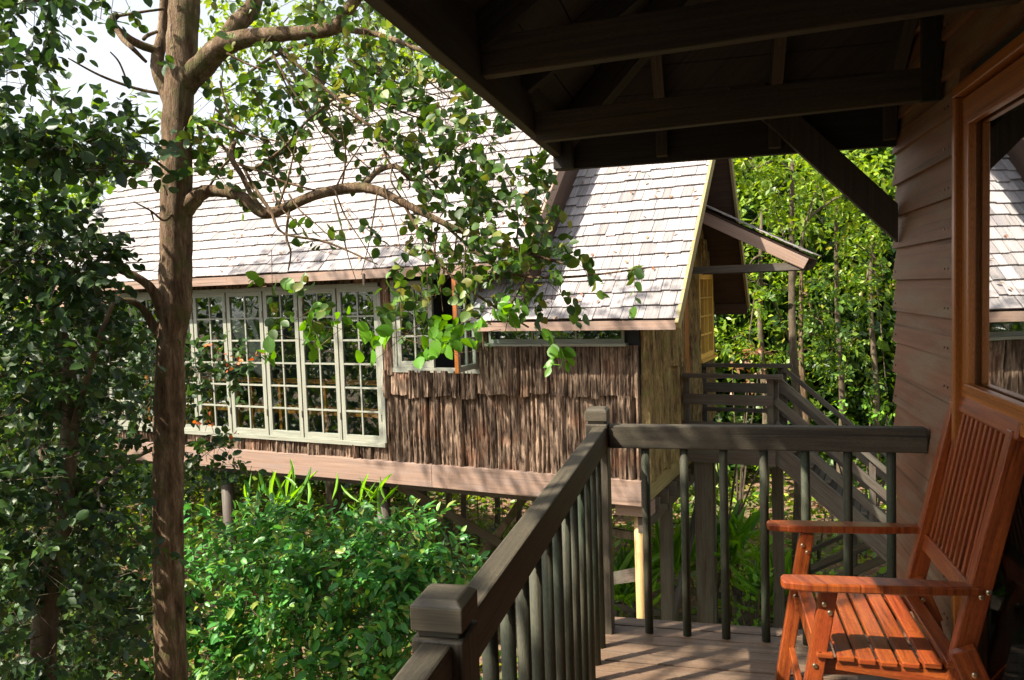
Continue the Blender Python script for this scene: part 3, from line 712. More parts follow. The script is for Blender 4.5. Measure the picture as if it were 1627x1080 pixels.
# casement windows
def casement(x0,x1,z0,z1,cols,rows,y=8.96,name='window',st=.065,matf=None,parent=hc):
    f=MB(HOUSE); t=.045
    f.box(x0,x0+st,y,y+t,z0,z1); f.box(x1-st,x1,y,y+t,z0,z1)
    f.box(x0+st,x1-st,y,y+t,z1-st,z1); f.box(x0+st,x1-st,y,y+t,z0,z0+st+.02)
    iw=(x1-x0-2*st)/cols; ih=(z1-z0-2*st-.02)/rows
    for c in range(1,cols): f.box(x0+st+c*iw-.012,x0+st+c*iw+.012,y+.006,y+t-.006,z0+st+.02,z1-st)
    for r in range(1,rows): f.box(x0+st,x1-st,y+.004,y+t-.008,z0+st+.02+r*ih-.012,z0+st+.02+r*ih+.012)
    o=f.build(name,matf or M_winw,parent)
    MB(HOUSE).box(x0+st,x1-st,y+.02,y+.024,z0+st+.02,z1-st).build('pane',M_glass,o)
    h=MB(HOUSE)
    for zz_ in (z0+.35,z1-.35): h.box(x1-.012,x1+.012,y-.006,y+.0,zz_-.05,zz_+.05)
    h.build('hinge',M_iron,o)
    return o
for a,b in zip(WINX[:-1],WINX[1:]):
    casement(b+.012,a-.012,-.47,1.72,2,6)
fr=MB(HOUSE); fr.box(-12.10,-6.38,8.94,9.02,1.722,1.78); fr.box(-12.14,-6.36,8.925,9.02,-.53,-.472)
fr.box(-6.395,-6.345,8.94,9.02,-.47,1.72)
fr.build('window_surround',M_winw,hc)
casement(-6.11,-5.53,.60,1.78,2,3)
fr=MB(HOUSE); fr.box(-6.18,-4.80,8.93,9.02,.535,.598); fr.box(-6.18,-6.115,8.95,9.02,.6,1.8); fr.box(-4.86,-4.80,8.95,9.02,.6,1.8)
fr.build('window_surround',M_winw,hc)
# open sash swung out, hinged at hx -4.86
sx=-4.87
ops=MB(HOUSE); 
def OP(u,w_): # u along sash from hinge
    return (sx+u*.05, 8.95-u, w_)
ed=[((0.03),.60,1.78)]
for u in (.03,.53): ops.beam(OP(u,.60),OP(u,1.78),.06 if u<.1 else .055,.045,up=(1,0,0))
ops.beam(OP(.06,1.75),OP(.50,1.75),.045,.06); ops.beam(OP(.06,.64),OP(.50,.64),.045,.07)
for k in (1,2): ops.beam(OP(.06,.64+k*.37),OP(.50,.64+k*.37),.03,.022)
ops.beam(OP(.28,.66),OP(.28,1.73),.022,.03,up=(1,0,0))
oso=ops.build('window',M_winw,hc); 
tag(oso,'casement sash swung wide open')
MB(HOUSE).beam(OP(.562,.598),OP(.562,1.782),.055,.012,up=(0,1,0)).build('sash_edge',M_frame,oso)
MB(HOUSE).beam(OP(.06,1.2),OP(.50,1.2),.004,1.06).build('pane',M_glass,oso)
# narrow awning window
aw=casement(-4.68,-2.86,.93,1.13,3,1,st=.03)
MB(HOUSE).box(-4.72,-2.82,8.90,9.02,.895,.93).build('sill',M_winw,aw)
# drip hook below eave
MB(HOUSE).box(-6.34,-6.31,8.55,8.564,1.74,1.90).build('eave_hook',M_iron,hc)
# interior: orange timber posts and pale curtain panels seen through the glass
for i,x in enumerate(np.arange(-12.0,-6.6,.30)):
    if random.random()<.85:
        p=MB(HOUSE).beam((x,9.45,-.66),(x,9.45,.28),.05,.05,up=(0,1,0)); 
        if i==0: il=thing('timber_bench',H(-9.3,9.5,-.66),'orange timber slatted bench behind the long window of the bark cabin','bench',rz=HA)
        p.build('upright',M_frame,il)
MB(HOUSE).beam((-12.1,9.45,.31),(-6.6,9.45,.31),.06,.06).build('back_rail',M_frame,il)
MB(HOUSE).box(-12.1,-6.6,9.48,10.0,-.22,-.17).build('seat',M_frame,il)
# interior back wall a bit lighter
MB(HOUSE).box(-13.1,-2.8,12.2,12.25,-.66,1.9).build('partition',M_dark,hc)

# canopy over the door
cn=MB(HOUSE)
cn.prism([(-2.64,11.0,2.80),(-.95,11.0,1.90),(-.95,12.3,1.90),(-2.64,12.3,2.80)],(0,0,.025))
can=cn.build('canopy',M_under,hc)
MB(HOUSE).beam((-2.64,10.97,2.70),(-.98,10.97,1.82),.04,.15,up=(.5,0,1)).build('canopy_board',M_fasc,can,bevel=.004)
MB(HOUSE).beam((-2.64,12.33,2.70),(-.98,12.33,1.82),.04,.15,up=(.5,0,1)).build('canopy_board',M_stair,can)
MB(HOUSE).beam((-2.62,11.0,1.80),(-1.05,11.0,1.80),.05,.10).build('canopy_beam',M_stair,can)
MB(HOUSE).beam((-2.62,12.25,1.80),(-1.05,12.25,1.80),.05,.10).build('canopy_beam',M_stair,can)
cs=MB(HOUSE)
for k in range(9):
    t0=k/9; x0=-2.6+1.65*t0; z0=2.84-.88*t0
    yy=10.93
    while yy<12.35:
        wd=random.choice((.12,.15,.18)); cs.beam((x0,yy+wd/2,z0+.012),(x0+.24,yy+wd/2,z0-.105),wd-.006,.012); yy+=wd
cs.build('canopy_shingles',M_shing,can)

# stilts under the cabin
def stilt(x,y,zt,r,mt,label,sq=False,rz0=None):
    gz=ground_z(*(H(x,y,0)[:2]))-.2
    b=MB(HOUSE)
    if sq: b.box(x-r,x+r,y-r,y+r,gz,zt)
    else: b.tube([(x,y,gz),(x+.01,y,(gz+zt)/2),(x,y,zt)],[r*1.05,r,r*.98],12)
    return b.build('stilt',mt,hc,smooth=not sq)
for x,y,r,m_,sq in ((-2.80,9.2,.065,M_tan,False),(-6.70,9.3,.10,M_stair,False),(-9.8,9.3,.10,M_stair,False),(-12.9,9.3,.10,M_stair,False),
        (-5.0,11.4,.09,M_tan,False),(-7.4,11.4,.10,M_stair,False),(-10.5,11.4,.10,M_stair,False),(-2.85,12.9,.09,M_stair,False),(-6.9,10.4,.09,M_trunkd,False),(-5.3,13.0,.09,M_stair,False),(-2.75,10.3,.075,M_stair,True)):
    stilt(x,y,-1.22 if y>9.25 else -1.03,r,m_,'',sq)
def brace(a,b,w,h,m_): return MB(HOUSE).beam(a,b,w,h).build('brace',m_,hc)
brace((-6.5,9.35,-1.15),(-5.2,10.8,-2.55),.12,.12,M_stair)
brace((-5.0,11.3,-1.3),(-6.2,11.2,-2.9),.12,.12,M_trunkd)
b_=MB(HOUSE).tube([(-6.3,9.4,-1.12),(-5.4,10.3,-1.35),(-4.6,11.2,-1.7)],.055,10); b_.build('brace',M_tan,hc,smooth=True)
brace((-2.75,10.3,-3.3),(-2.75,12.8,-1.5),.07,.15,M_stair)
brace((-2.8,9.3,-2.0),(-4.6,10.6,-2.9),.09,.16,M_stair)
brace((-2.8,9.35,-1.55),(-4.2,10.6,-1.9),.07,.10,M_trunkd)
MB(HOUSE).box(-3.05,-2.62,9.05,9.32,-1.20,-1.032).build('bearer',M_fasc,hc)

# ---- landing
ld=thing('landing_platform',H(-2.0,11.4,-.9),'grey timber landing with board rails outside the bark cabin door','landing',rz=HA)
MB(HOUSE).box(-2.62,-1.40,10.9,12.1,-.62,-.585).build('floor',M_stair,ld)
MB(HOUSE).box(-2.62,-1.38,10.86,10.898,-.89,-.58).build('floor_beam',M_stair,ld)
MB(HOUSE).box(-2.62,-1.38,12.10,12.14,-.89,-.58).build('floor_beam',M_stair,ld)
for yy,zs_ in ((10.88,(.33,-.0,-.345)),(12.05,(.36,.02,-.32))):
    for i,zz_ in enumerate(zs_):
        hh=.055 if i==0 else (.145 if i==1 else .06)
        ww=.10 if i==0 else .03
        MB(HOUSE).box(-2.62,-1.28 if i==0 else -1.41,yy-ww/2,yy+ww/2,zz_-hh/2,zz_+hh/2).build('rail',M_stair,ld)
    for x in (-2.58,-1.45): MB(HOUSE).box(x-.04,x+.04,yy+.02,yy+.09,-.9,zs_[0]-.03).build('post',M_stair,ld)
for x,y,r in ((-2.38,10.99,.115),(-1.5,12.0,.08),(-2.5,12.0,.08)):
    MB(HOUSE).box(x-r,x+r,y-r*.6,y+r*.6,-4.3,-.89).build('stilt',M_stair,ld)
# ---- stairs
def stair(name,label,x0,z0,x1,z1,ya,yb,ntread,rails=3):
    st=thing(name,H((x0+x1)/2,(ya+yb)/2,min(z0,z1)-.2),label,'stairs','stair flights below the landing',rz=HA)
    for yy in (ya,yb):
        MB(HOUSE).beam((x0,yy,z0-.10),(x1,yy,z1-.10),.05,.26).build('stringer',M_stair,st)
        for k in range(rails):
            dz=.93-.33*k
            MB(HOUSE).beam((x0,yy+.0,z0+dz),(x1,yy+.0,z1+dz),.045 if k else .08,.10 if k else .06).build('rail',M_stair,st)
        for t in (.0,.5,.97):
            x=x0+(x1-x0)*t; zz_=z0+(z1-z0)*t
            MB(HOUSE).box(x-.04,x+.04,yy+.03,yy+.10,zz_-.2,zz_+.91).build('post',M_stair,st)
    for k in range(ntread):
        t=(k+.6)/ntread; x=x0+(x1-x0)*t; zz_=z0+(z1-z0)*t
        tr=MB(HOUSE)
        for q in range(3): tr.box(x-.13+q*.09,x-.13+q*.09+.075,ya+.026,yb-.026,zz_+.0,zz_+.035)
        o=tr.build('tread',M_stair,st)
    return st
stair('staircase','upper timber stair flight going down to the right from the landing',-1.40,-.60,1.0,-2.72,11.0,12.0,11)
stair('staircase','lower timber stair flight going down to the left behind the balcony rods',1.1,-2.35,-2.1,-4.25,12.25,13.2,10)
mlp=MB(HOUSE).box(.98,2.2,11.0,13.3,-2.80,-2.74); mo=mlp.build('turning_platform',M_stair); tag(mo,'timber platform where the two stair flights turn','platform')
fn=thing('timber_fence',H(-3.2,12.2,-4.1),'low horizontal timber fence at the foot of the lower stair flight','fence',rz=HA)
for zz_ in (-3.32,-3.75): MB(HOUSE).box(-6.0,-2.15,12.2,12.25,zz_-.05,zz_+.05).build('rail',M_stair,fn)
for x in (-5.9,-4.2,-3.9,-2.15): MB(HOUSE).box(x-.05,x+.05,12.255,12.34,-4.3,-3.2).build('post',M_stair,fn)

exec_trees=True
# ================================================================ MAIN TREE
T=5.1
def path(lst, dflt=T): return [pt(p[0],p[1],p[2] if len(p)>2 else dflt) for p in lst]
def rad(lst, ws, d=T): return [w_*d/F/2 for w_ in ws]
tpts=[(294,-260),(297,-90),(294,0),(288,100),(281,200),(280,330),(278,430),(277,490),(271,545),(269,640),(268,750),(268,900),(272,1080),(276,1300)]
tw_=[38,44,47,46,45,48,49,50,42,46,46,47,49,50]
P_=path(tpts); base=P_[-1]
P_=P_+[V(base[0],base[1],-2.8),V(base[0]+.02,base[1],-4.3)]; R_=rad(0,tw_)+[.11,.16]
mt=thing('tall_tree',(base[0],base[1],-4.15),'tall bare trunked tree with mottled reddish bark in front of the bark cabin','tree')
MB().tube(P_,R_,22,smooth=8,rough=.10).build('trunk',M_trunk,mt,smooth=True)
def branch(lst,ws,d=T,n=10,name='branch',mt_=None,par=None,rough=.12):
    return MB().tube(path(lst,d),rad(0,ws,d),n,smooth=6,rough=rough).build(name,mt_ or M_trunk,par or mt,smooth=True)
branch([(282,345),(305,318,5.08),(330,303),(372,307,5.0),(400,325,4.95),(420,338,4.9),(450,332,4.85),(500,310,4.8),(560,298,4.75),(600,303,4.7),(640,322,4.65),(700,352,4.6),(760,378,4.6),(830,400,4.6),(900,420,4.6)],[34,28,20,19,19,18,16,15,15,14,12,9,7,5,3])
branch([(575,300,4.74),(600,272),(630,265,4.8),(655,285,4.85),(690,270,4.9),(720,230,4.95)],[9,9,8,6,5,3])
branch([(285,140),(320,105,5.05),(350,75,5.0),(385,62,4.95),(430,55,4.9),(480,52,4.85),(530,44,4.8),(550,20,4.75),(575,-15,4.7)],[40,38,34,28,23,21,21,18,16])
branch([(350,80,5.02),(375,40,5.05),(400,12,5.1),(412,-40,5.15)],[30,30,26,20])
branch([(535,46,4.8),(590,52),(650,72,4.75),(700,98,4.7),(760,150,4.7)],[10,9,7,6,3])
branch([(275,185),(252,120,5.2),(250,95,5.25),(258,50,5.3),(263,-30,5.35)],[16,20,21,17,15])
branch([(252,80,5.25),(225,72,5.2),(200,58,5.15),(182,42,5.1),(180,30,5.1),(188,22,5.1)],[14,13,13,12,12,10])
branch([(180,38,5.1),(195,62,5.05),(212,78,5.0),(232,98,5.1)],[9,8,7,5])
branch([(188,25,5.1),(230,18,5.1),(262,14,5.2)],[5,4,4]); branch([(250,50,5.2),(235,56,5.15),(228,62,5.1)],[5,6,6])
branch([(272,540),(257,500,5.05),(245,465,5.0),(225,445,4.95),(190,428,4.9),(150,420,4.85)],[24,17,15,13,12,8])
branch([(270,560),(245,520,5.1),(228,492,5.05),(205,478,5.0),(165,482,4.95),(120,478,4.9)],[20,15,12,10,9,5])
# small bare red twigs
for l,w_ in (([(372,225,5.0),(368,250,4.9),(385,280,4.9),(400,310,4.88),(425,340,4.85)],[8,9,8,7,5]),
        ([(372,258,4.9),(420,275,4.85),(455,290,4.8),(500,302,4.78)],[5,4,4,3]),([(385,262,4.9),(400,290,4.9),(430,335,4.85),(450,370,4.8),(520,385,4.8),(600,420,4.75)],[5,5,5,4,4,2]),
        ([(395,272,4.9),(425,255,4.9),(460,225,4.9),(490,190,4.9),(540,150,4.9)],[5,5,4,4,3]),([(455,290,4.8),(442,330,4.8)],[4,3]),
        ([(460,332,4.8),(455,375,4.8),(462,400,4.8),(458,430,4.8)],[4,4,3,2]),([(330,300),(350,270,5.0),(370,245,4.98)],[4,4,3]),
        ([(280,330),(262,350,4.9),(240,335,4.85),(212,320,4.8)],[5,4,3,2]),([(240,335,4.85),(244,350,4.85)],[3,2]),([(278,280),(240,250,4.8),(200,225,4.75)],[5,4,3]),
        ([(300,190),(330,215,5.0),(365,240,5.0)],[7,6,4]),([(262,150,5.2),(215,140,5.1),(160,120,5.0),(108,92,4.9)],[6,5,4,2]),([(205,138,5.1),(190,100,5.05),(175,82,5.0)],[3,3,2]),
        ([(640,322,4.65),(700,420,4.6),(760,470,4.6),(840,520,4.55)],[5,5,4,3]),([(700,352,4.6),(800,430,4.55),(900,440,4.5),(1030,425,4.45)],[5,4,4,2]),
        ([(430,60,4.9),(480,110,4.9),(540,160,4.9),(620,230,4.8),(700,300,4.7)],[7,6,5,4,3])):
    branch(l,w_,n=6,name='twig',rough=.0)
blobs=[B(430,215,90,40,5.2,.4,42),B(350,250,40,35,5.1,.4,18),B(520,120,100,60,5.2,.6,50),B(600,60,70,50,5.0,.4,24),B(340,150,40,50,5.4,.4,18),
 B(600,200,95,40,4.9,.5,30),B(700,190,80,50,4.7,.4,34),B(620,265,60,25,4.8,.3,10),B(760,240,60,45,4.6,.3,30),B(810,320,50,55,4.6,.3,30),B(700,310,60,30,4.7,.3,12),
 B(670,390,60,40,4.6,.3,14),B(770,400,70,35,4.6,.3,26),B(850,430,60,30,4.5,.3,26),B(700,460,50,30,4.6,.3,8),B(650,500,20,30,4.5,.2,4),B(800,480,50,22,4.5,.2,9),
 B(935,430,18,16,4.45,.1,3),B(1010,415,16,8,4.4,.05,2),B(500,500,30,40,4.4,.2,4),B(430,440,10,10,4.4,.1,1),B(565,330,15,15,4.6,.1,2),B(440,365,15,8,4.7,.1,1),B(525,395,10,8,4.7,.1,2),
 B(480,-60,300,60,5.0,.8,110),B(650,110,55,40,4.8,.3,14),B(850,275,15,30,4.6,.2,5)]
# unseen crown clumps added above the picture to shade the cabin wall and roof
for hx_,zz_,r_,n_ in ((-6.0,-.2,.75,80),(-5.2,.2,.8,110),(-4.4,-.2,.7,90),(-3.7,.5,.8,120),(-2.9,.1,.8,120),(-2.4,-.6,.6,60),(-3.2,-.7,.5,30),(-2.2,.9,.6,60),(-5.6,.9,.6,50)):
    q=H(hx_,9,zz_)-np.array(sdir)*9.3; blobs.append((q,V(r_,r_,r_*.8),int(n_*.85)))
for hx_,zz_ in ((-8.2,2.1),(-7.3,2.0),(-5.7,2.1)):
    q=H(hx_,8.7,zz_)-np.array(sdir)*10; blobs.append((q,V(.5,.5,.3),40))
cloud('crown',M_ltree,mt,blobs,.070,k=6,L=.20,wid=1.15,droop=.5,upb=.1,twm=M_trunk)
for i in range(18):
    x=random.uniform(430,880); y=300+max(0,(x-600)*.33)+random.uniform(-10,20); d=random.uniform(4.5,4.8); ln=random.uniform(50,150); dx=random.uniform(-50,70)
    up_=-1 if random.random()<.3 else 1
    branch([(x,y,d),(x+dx*.3+random.uniform(-8,8),y+up_*ln*.35,d-.03),(x+dx*.7+random.uniform(-8,8),y+up_*ln*.7,d-.06),(x+dx,y+up_*ln,d-.06)],[3.2,2.4,1.8,1.0],n=5,name='twig',rough=0)
for i in range(22):
    x=random.uniform(330,650); y=random.uniform(60,220); d=random.uniform(4.8,5.2); a_=random.uniform(.2,1.3); ln=random.uniform(80,180)
    branch([(x,y,d),(x+ln*.4*math.cos(a_),y+ln*.4*math.sin(a_)+6,d),(x+ln*math.cos(a_),y+ln*math.sin(a_),d)],[4,3,1.4],n=5,name='twig',rough=0)
cloud('sun_tinted_leaves',leafmat('sun_tinted_drooping_leaf',[(.07,.20,.012),(.11,.27,.018),(.05,.14,.010)],.42),mt,[B(510,510,35,40,4.3,.1,5),B(455,545,22,30,4.3,.1,2),B(650,515,18,30,4.3,.1,4),B(780,500,45,25,4.3,.1,5),B(700,540,25,20,4.3,.1,3),B(870,548,22,18,4.3,.1,4),B(420,450,14,14,4.3,.08,2)],.085,k=5,L=.16,wid=1.1,droop=.8,upb=.0,twm=M_trunk)  # brighter copy of the crown leaf; sunlight is put into its colour

# ================================================================ LEFT NEAR TREES
lt=thing('leafy_tree',(*pt(60,900,4.6)[:2],-4.2),'dense dark glossy leaved tree with orange young leaves at the left edge','tree')
branch([(60,1300,4.6),(70,1000,4.6),(100,800,4.6),(110,600,4.6),(60,400,4.6)],[40,34,28,20,12],par=lt,name='trunk',mt_=M_trunkd)
branch([(110,700,4.6),(150,560,4.4),(180,480,4.3)],[10,8,5],par=lt,mt_=M_trunkd); branch([(90,850,4.6),(170,760,5.2),(240,715,5.6),(330,700,5.7)],[12,9,7,4],par=lt,mt_=M_trunkd)
bl=[B(50,400,70,60,4.5,.4,85),B(115,430,22,40,4.4,.3,22),B(80,560,95,70,4.5,.5,120),B(190,570,45,50,5.75,.4,38),B(50,700,80,90,4.5,.5,100),B(180,660,50,40,5.75,.4,30),
    B(80,850,100,70,4.5,.5,95),B(60,1010,90,70,4.5,.5,75),B(190,800,40,50,5.75,.4,20),B(180,1010,50,60,5.75,.5,32),B(320,760,35,20,5.75,.3,11),B(350,715,30,10,5.75,.2,6),B(315,590,25,20,5.75,.2,12),B(375,580,22,8,5.75,.12,7),B(225,640,30,40,5.75,.3,14)]
bl=[(a,b,int(n*1.5)) for a,b,n in bl]+[B(60,1150,150,90,4.8,.5,120),B(200,960,60,80,5.75,.3,60),B(90,930,120,110,5.6,.4,130)]
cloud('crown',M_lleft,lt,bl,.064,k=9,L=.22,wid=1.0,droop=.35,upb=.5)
cloud('young_leaves',M_lred,lt,[B(330,565,25,12,5.6,.15,4),B(395,572,20,10,5.6,.1,5),B(180,460,40,30,5.4,.3,3),B(330,700,30,30,5.6,.3,4)],.036,k=3,L=.08,droop=.0,upb=.5)
ut=thing('overhanging_tree',(*pt(-150,600,4.3)[:2],-4.2),'leafy branches with big dark blue green leaves hanging over the sky at upper left','tree')
branch([(-150,1300,4.3),(-160,600,4.3),(-140,200,4.3),(-100,-100,4.3)],[50,44,36,26],par=ut,name='trunk',mt_=M_trunkd)
branch([(-150,260,4.3),(0,225,4.3),(100,240,4.3),(200,255,4.35),(240,260,4.4)],[16,11,8,5,3],par=ut,mt_=M_trunkd)
branch([(-140,100,4.3),(0,10,4.3),(120,0,4.3)],[14,8,4],par=ut,mt_=M_trunkd)
bl=[B(30,215,60,30,4.2,.4,30),B(120,235,60,22,4.3,.3,32),B(200,235,35,28,4.4,.3,22),B(165,270,60,12,4.4,.2,14),B(15,110,22,40,4.2,.3,14),B(40,5,60,12,4.2,.3,20),B(140,-20,50,14,4.2,.3,16),B(30,290,30,15,4.3,.3,10),B(-70,150,40,150,4.2,.5,50)]
bl=[(a,b,int(n*1.2)) for a,b,n in bl]
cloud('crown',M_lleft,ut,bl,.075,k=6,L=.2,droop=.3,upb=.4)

# ================================================================ SHRUB
bs=thing('leafy_bush',(*pt(500,1000,6.2)[:2],-4.2),'bright green leafy bush filling the space below the bark cabin','bush')
branch([(500,1500,6.2),(480,1100,6.2),(460,900,6.2)],[14,12,7],d=6.2,par=bs,name='stem',mt_=M_trunkd)
branch([(520,1500,6.2),(600,1100,6.2),(680,900,6.2)],[12,10,6],d=6.2,par=bs,name='stem',mt_=M_trunkd)
bl=[B(360,880,60,40,6.3,.4,70),B(455,860,60,22,6.5,.3,90),B(410,825,25,10,6.5,.2,12),B(540,870,70,26,6.4,.4,90),B(560,835,18,12,6.4,.2,10),B(640,870,45,30,6.2,.4,70),B(630,838,30,8,6.3,.2,14),B(715,905,42,14,6.1,.3,34),
    B(690,950,50,26,6.0,.4,56),B(540,940,100,40,6.1,.5,120),B(400,970,80,45,6.0,.5,90),B(610,1010,90,45,5.8,.5,100),B(320,1050,50,50,5.9,.4,50),B(500,1060,90,45,5.8,.5,100),B(640,1080,60,40,5.7,.4,60),
    B(290,880,28,70,6.3,.3,34),B(560,1180,220,60,5.9,.6,120)]
bl+=[B(random.uniform(330,700),random.uniform(880,1070),22,16,5.6+random.random()*.4,.15,16) for _ in range(14)]
cloud('foliage',M_lbush,bs,bl,.088,k=7,L=.2,wid=.72,droop=.15,upb=1.0)
def grassy(name,label,px,py,d,n,h,mat_,cat,wid=.10):
    c=pt(px,py,d); gz=ground_z(c[0],c[1]); o=thing(name,(c[0],c[1],gz),label,cat,'ferns and shoots' if cat!='plant' else 'bamboo shoots')
    P=np.repeat(c[None],n,0)+rng.normal(size=(n,3))*V(.12,.12,.08); A=nrm(rng.normal(size=(n,3))*V(1,1,.3)+V(0,0,1.1))
    v,f=leaf_arrays(P,A,h*(.6+.5*rng.random(n)),wid,LEAF7,0)
    link_mesh('leaves',v,None,mat_,o,tris=f)
    st_=MB().tube([(c[0],c[1],gz-.05),tuple(c)],.012,6); st_.build('stem',M_trunkd,o)
grassy('bamboo_shoot','spiky bright bamboo shoot poking above the bush below the long window',455,800,7.0,26,.34,M_lfern,'plant')
grassy('bamboo_shoot','thin spiky bamboo shoot in front of the pink floor beam',590,806,7.2,16,.30,M_lfern,'plant')

# points the shade tree shades: (point, clump radius, sprigs)
SHADE=[((-.5,1.1,1.0),.55,60),((-.5,2.0,1.0),.40,45),((-.5,2.55,.9),.25,16),((-.45,3.3,.7),.42,60),((0,3.4,.2),.38,45),((.3,3.6,.6),.40,50),((.75,3.6,.8),.40,50),((-.3,2.6,0),.35,30),((.1,2.7,0),.18,9),((.1,2.2,0),.5,40),((-.5,.2,1),.6,60),((.7,3.3,.6),.2,14),((-.5,1.6,.3),.4,40),((-.5,2.9,.3),.25,18),((.3,2.65,.1),.16,8)]
# ================================================================ BACKGROUND TREES
def tree(name,label,px,d,top,crown,mat_,n,size=.15,tr=.09,group='trees beyond the bark cabin',lean=0,k=6,mt_=M_trunkd,L=.38):
    c=pt(px,600,d); gz=ground_z(c[0],c[1]); o=thing(name,(c[0],c[1],gz),label,'tree',group)
    tp_=pt(px+lean,top,d); 
    P=[V(c[0],c[1],gz-.2),V(c[0]+.1,c[1],gz+(tp_[2]-gz)*.3),V(c[0]-.05+(tp_[0]-c[0])*.5,c[1],gz+(tp_[2]-gz)*.6),tp_]
    MB().tube(P,[tr,tr*.85,tr*.6,tr*.25],10,smooth=4,rough=.08).build('trunk',mt_,o,smooth=True)
    bls=[];tb=MB()
    for (x,y,rx,ry) in crown:
        q=pt(x,y,d+random.uniform(-.8,.8)); kk=d/F; vol=rx*ry*kk*kk
        # clumps inside this part of the crown
        nc=max(4,int(vol*4.2))
        cs_=ellip(q,np.abs(CR)*rx*kk+np.abs(CF)*min(rx,ry)*kk*.9+np.abs(CU)*ry*kk,nc)
        for cc in cs_:
            rr=random.uniform(.35,.7); bls.append((cc,V(rr,rr,rr*.6),max(6,int(n*rr*2.1))))
        ax_=P[2]+(P[3]-P[2])*random.random()*.8
        tb.tube([ax_,(ax_+q)/2+V(0,0,.2),q],[tr*.35,tr*.2,tr*.08],6,smooth=3)
        for cc in cs_[:5]: tb.tube([q,(q+cc)/2+V(0,0,.1),cc],[tr*.1,tr*.07,.01],5)
    tb.build('limbs',mt_,o,smooth=True)
    cloud('crown',mat_,o,bls,size,k=k,L=L,proto=LEAF4,twigs=False,wid=.9,droop=.25,upb=.8)
    return o
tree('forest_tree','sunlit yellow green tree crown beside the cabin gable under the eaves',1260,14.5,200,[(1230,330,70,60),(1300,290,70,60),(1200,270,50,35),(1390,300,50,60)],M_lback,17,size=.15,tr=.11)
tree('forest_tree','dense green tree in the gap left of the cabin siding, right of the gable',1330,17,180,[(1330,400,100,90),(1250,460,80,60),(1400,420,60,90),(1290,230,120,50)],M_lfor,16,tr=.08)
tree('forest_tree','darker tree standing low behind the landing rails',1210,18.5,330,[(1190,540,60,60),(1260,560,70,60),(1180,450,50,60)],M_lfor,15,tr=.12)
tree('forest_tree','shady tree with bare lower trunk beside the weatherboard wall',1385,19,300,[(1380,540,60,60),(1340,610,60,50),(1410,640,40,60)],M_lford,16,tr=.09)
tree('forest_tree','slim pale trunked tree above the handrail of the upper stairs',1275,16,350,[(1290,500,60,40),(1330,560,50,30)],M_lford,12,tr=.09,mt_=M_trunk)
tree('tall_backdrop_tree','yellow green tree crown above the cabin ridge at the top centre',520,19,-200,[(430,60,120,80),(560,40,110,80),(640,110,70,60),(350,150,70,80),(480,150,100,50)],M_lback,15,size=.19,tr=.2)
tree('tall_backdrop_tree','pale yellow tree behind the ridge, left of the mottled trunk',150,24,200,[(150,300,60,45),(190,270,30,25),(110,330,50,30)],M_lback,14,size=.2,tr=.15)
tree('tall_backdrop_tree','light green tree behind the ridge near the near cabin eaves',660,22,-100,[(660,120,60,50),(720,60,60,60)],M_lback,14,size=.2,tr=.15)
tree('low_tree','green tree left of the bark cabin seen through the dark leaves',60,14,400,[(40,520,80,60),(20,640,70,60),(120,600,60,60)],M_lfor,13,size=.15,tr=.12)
# understorey shrubs; the yellow green ones carry sunlight in their leaf colour
def shrub(name,label,px,py,d,rx,ry,mat_,n,size=.14,k=6,cat='shrub',group='shrubs growing round the stilts'):
    c=pt(px,py,d); gz=ground_z(c[0],c[1]); o=thing(name,(c[0],c[1],gz),label,cat,group)
    bls=[];kk=d/F
    cs_=ellip(c,np.abs(CR)*rx*kk+np.abs(CF)*rx*kk*.7+np.abs(CU)*ry*kk,max(4,int(rx*ry*kk*kk*6)))
    sm=MB()
    for cc in cs_:
        rr=random.uniform(.25,.5); bls.append((cc,V(rr,rr,rr*.7),max(4,int(n*rr))))
        sm.tube([(c[0],c[1],gz-.05),(V(c[0],c[1],gz)+cc)/2+V(0,0,.1),cc],[.03,.02,.008],5)
    sm.build('stems',M_trunkd,o); cloud('foliage',mat_,o,bls,size,k=k,L=.3,proto=LEAF4,twigs=False,wid=.9,upb=.9)
    return o
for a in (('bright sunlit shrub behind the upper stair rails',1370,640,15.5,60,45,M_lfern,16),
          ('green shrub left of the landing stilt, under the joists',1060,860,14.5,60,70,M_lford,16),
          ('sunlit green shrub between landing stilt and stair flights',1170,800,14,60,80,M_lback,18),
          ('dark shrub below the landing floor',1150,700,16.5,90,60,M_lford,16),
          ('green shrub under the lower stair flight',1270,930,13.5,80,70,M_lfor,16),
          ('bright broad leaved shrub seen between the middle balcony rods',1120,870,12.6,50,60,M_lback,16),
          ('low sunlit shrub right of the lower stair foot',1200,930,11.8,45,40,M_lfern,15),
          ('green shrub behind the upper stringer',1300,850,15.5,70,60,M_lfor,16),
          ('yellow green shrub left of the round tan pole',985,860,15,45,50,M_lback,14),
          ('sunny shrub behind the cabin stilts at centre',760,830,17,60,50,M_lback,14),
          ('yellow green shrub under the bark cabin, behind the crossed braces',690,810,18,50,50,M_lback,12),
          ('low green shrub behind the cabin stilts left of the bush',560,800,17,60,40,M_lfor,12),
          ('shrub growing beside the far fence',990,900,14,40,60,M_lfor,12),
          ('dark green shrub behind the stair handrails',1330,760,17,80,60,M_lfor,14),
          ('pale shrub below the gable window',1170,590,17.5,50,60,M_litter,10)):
    shrub('shrub',a[0],*a[1:])
for a in (('fern with long arching fronds left of the landing stilt',1070,900,12.5),('arching fern right of the landing stilt',1160,880,12.8),('arching fern near the foot of the lower stair flight',1230,960,12.2),('small fern behind the railing corner post',990,950,12)):
    grassy('fern',a[0],a[1],a[2],a[3],60,.9,M_lfern,'fern',wid=.16)
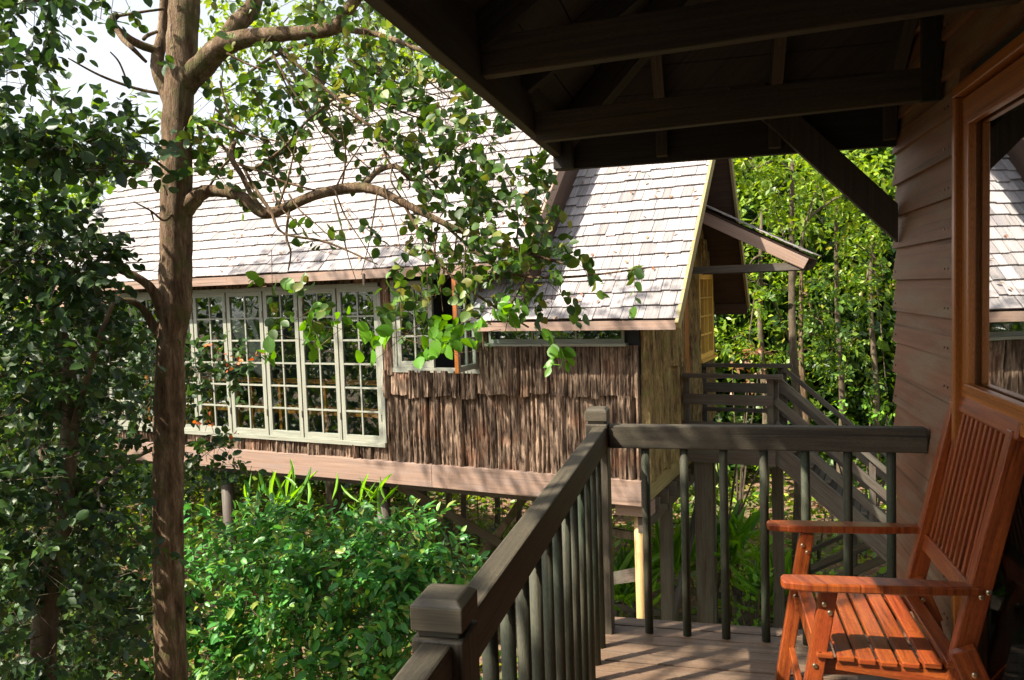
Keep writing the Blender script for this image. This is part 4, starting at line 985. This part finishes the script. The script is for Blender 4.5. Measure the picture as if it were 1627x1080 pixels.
# slim trunks under and behind the cabin
slim=[('slim dark trunk',700,16),('slim trunk',725,17),('slim trunk',780,17.5),('slim trunk',815,18),('slim trunk',860,19),('slim trunk',640,18)]
names=['leftmost slim tree trunk seen under the cabin floor','slim tree trunk just right of the crossed braces','slim dark tree trunk right of the yellow pole','slim trunk close to the railing top under the cabin','slim trunk behind the left railing rods','slim trunk hidden among the bush leaves under the cabin']
for (nm,px,d),lb in zip(slim,names):
    tree('sapling',lb,px,d,300,[(px,350,40,40),(px+20,860,16,20)],M_lford,6,tr=.07,lean=random.uniform(-30,30))
# distant woodland as one mass, all round
c_=[]
for i in range(1500):
    a=random.uniform(-.66,.74) if i<700 else random.uniform(.1,.62); d=random.uniform(20,31); px=813+math.tan(a)*F
    hmax= 560 if px<330 else (330 if px<900 else -20)
    py=random.uniform(hmax,1000) if px<1000 else random.uniform(40,950)
    q=pt(px,py,d)
    if q[2]<ground_z(q[0],q[1])-.3: continue
    c_.append((q,V(1.5,1.5,1.1),26))
for i in range(520):
    a=random.uniform(math.radians(40),math.radians(330)); d=random.uniform(15,23)   # behind and beside the balcony
    q=V(-math.sin(a)*d, math.cos(a)*d, random.uniform(-4,(1.5 if 1.3<a<3.1 else 5.5)+1.5*math.sin(a*5)))
    q=V(q[0],q[1],q[2])
    if q[1]>12 and q[0]>-9: continue
    c_.append((q,V(1.5,1.5,1.2),26))
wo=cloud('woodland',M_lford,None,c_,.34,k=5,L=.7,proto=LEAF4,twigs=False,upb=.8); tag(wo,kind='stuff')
# ground cover plants among the litter
n=42000; px_=rng.uniform(-22,14,n); py_=rng.uniform(8,34,n); P=np.stack([px_,py_,[ground_z(a,b)+.05+random.random()*.25 for a,b in zip(px_,py_)]],1)
keep=(np.sin(P[:,0]*.9+1)+np.sin(P[:,1]*.8)+rng.normal(size=n)*.5>-.6)|(P[:,1]>17); P=P[keep]; n=len(P)
v,f=leaf_arrays(P,rng.normal(size=(n,3))*V(1,1,.4)+V(0,0,.3),.14+.14*rng.random(n),.8,LEAF4,1.0)
gc=link_mesh('ground_cover',v,None,M_lfor,tris=f); tag(gc,kind='stuff')
# unseen tree added behind the camera, crown shaped to shade the balcony
sh=thing('added_shade_tree',(-5.2,-1.6,-4.2),'unseen leafy tree added left of the balcony behind the viewer to shade it','tree')
MB().tube([(-5.2,-1.6,-4.3),(-5.1,-1.5,0),(-4.8,-1.2,3.5),(-4.3,-.6,5.6)],[.16,.14,.11,.05],12,smooth=5,rough=.08).build('trunk',M_trunk,sh,smooth=True)
sb_=[]
KEEP=[(.25,2.6,.64),(.35,2.6,.64),(.5,2.6,.64),(.3,2.62,.4),(.4,2.9,.4),(.5,2.75,.4),(.6,2.9,.4),(.7,2.8,.4),(.5,3.05,.4),(-.1,3.15,0),(.12,3.2,0),(-.4,3.05,0),(-.48,1.95,.97),(-.48,2.7,.97)]  # spots that the added crown leaves open to the sun
sd=np.array(sdir)
def gap(q0):
    return min(np.linalg.norm(np.cross(V(*k)-V(*q0),sd)) for k in KEEP)
SHADE=[(q0,min(r_,gap(q0)-.16),int(n_*(min(r_,max(.01,gap(q0)-.16))/r_)**2*1.3)+1) for q0,r_,n_ in SHADE]
SHADE=[a for a in SHADE if a[1]>.08]
for q0,r_,n_ in SHADE: sb_.append((V(*q0)-np.array(sdir)*6.2,V(r_,r_,r_*.6),n_))
lm=MB()
for q_,_,_ in sb_: lm.tube([(-4.9,-1.3,2.8),(V(-4.7,-1.0,4.2)+q_)/2,q_],[.05,.03,.01],6,smooth=3)
lm.build('limbs',M_trunk,sh,smooth=True)
cloud('crown',M_ltree,sh,sb_,.085,k=7,L=.22,droop=.3,upb=.6)
# ground litter
n=9000; px_=rng.uniform(-16,6,n); py_=rng.uniform(6,20,n); P=np.stack([px_,py_,[ground_z(a,b)+.02 for a,b in zip(px_,py_)]],1)
v,f=leaf_arrays(P,rng.normal(size=(n,3))*V(1,1,.2),np.full(n,.12),1.0,LEAF4,3)
lo=link_mesh('leaf_litter',v,None,M_litter,tris=f); tag(lo,kind='stuff')
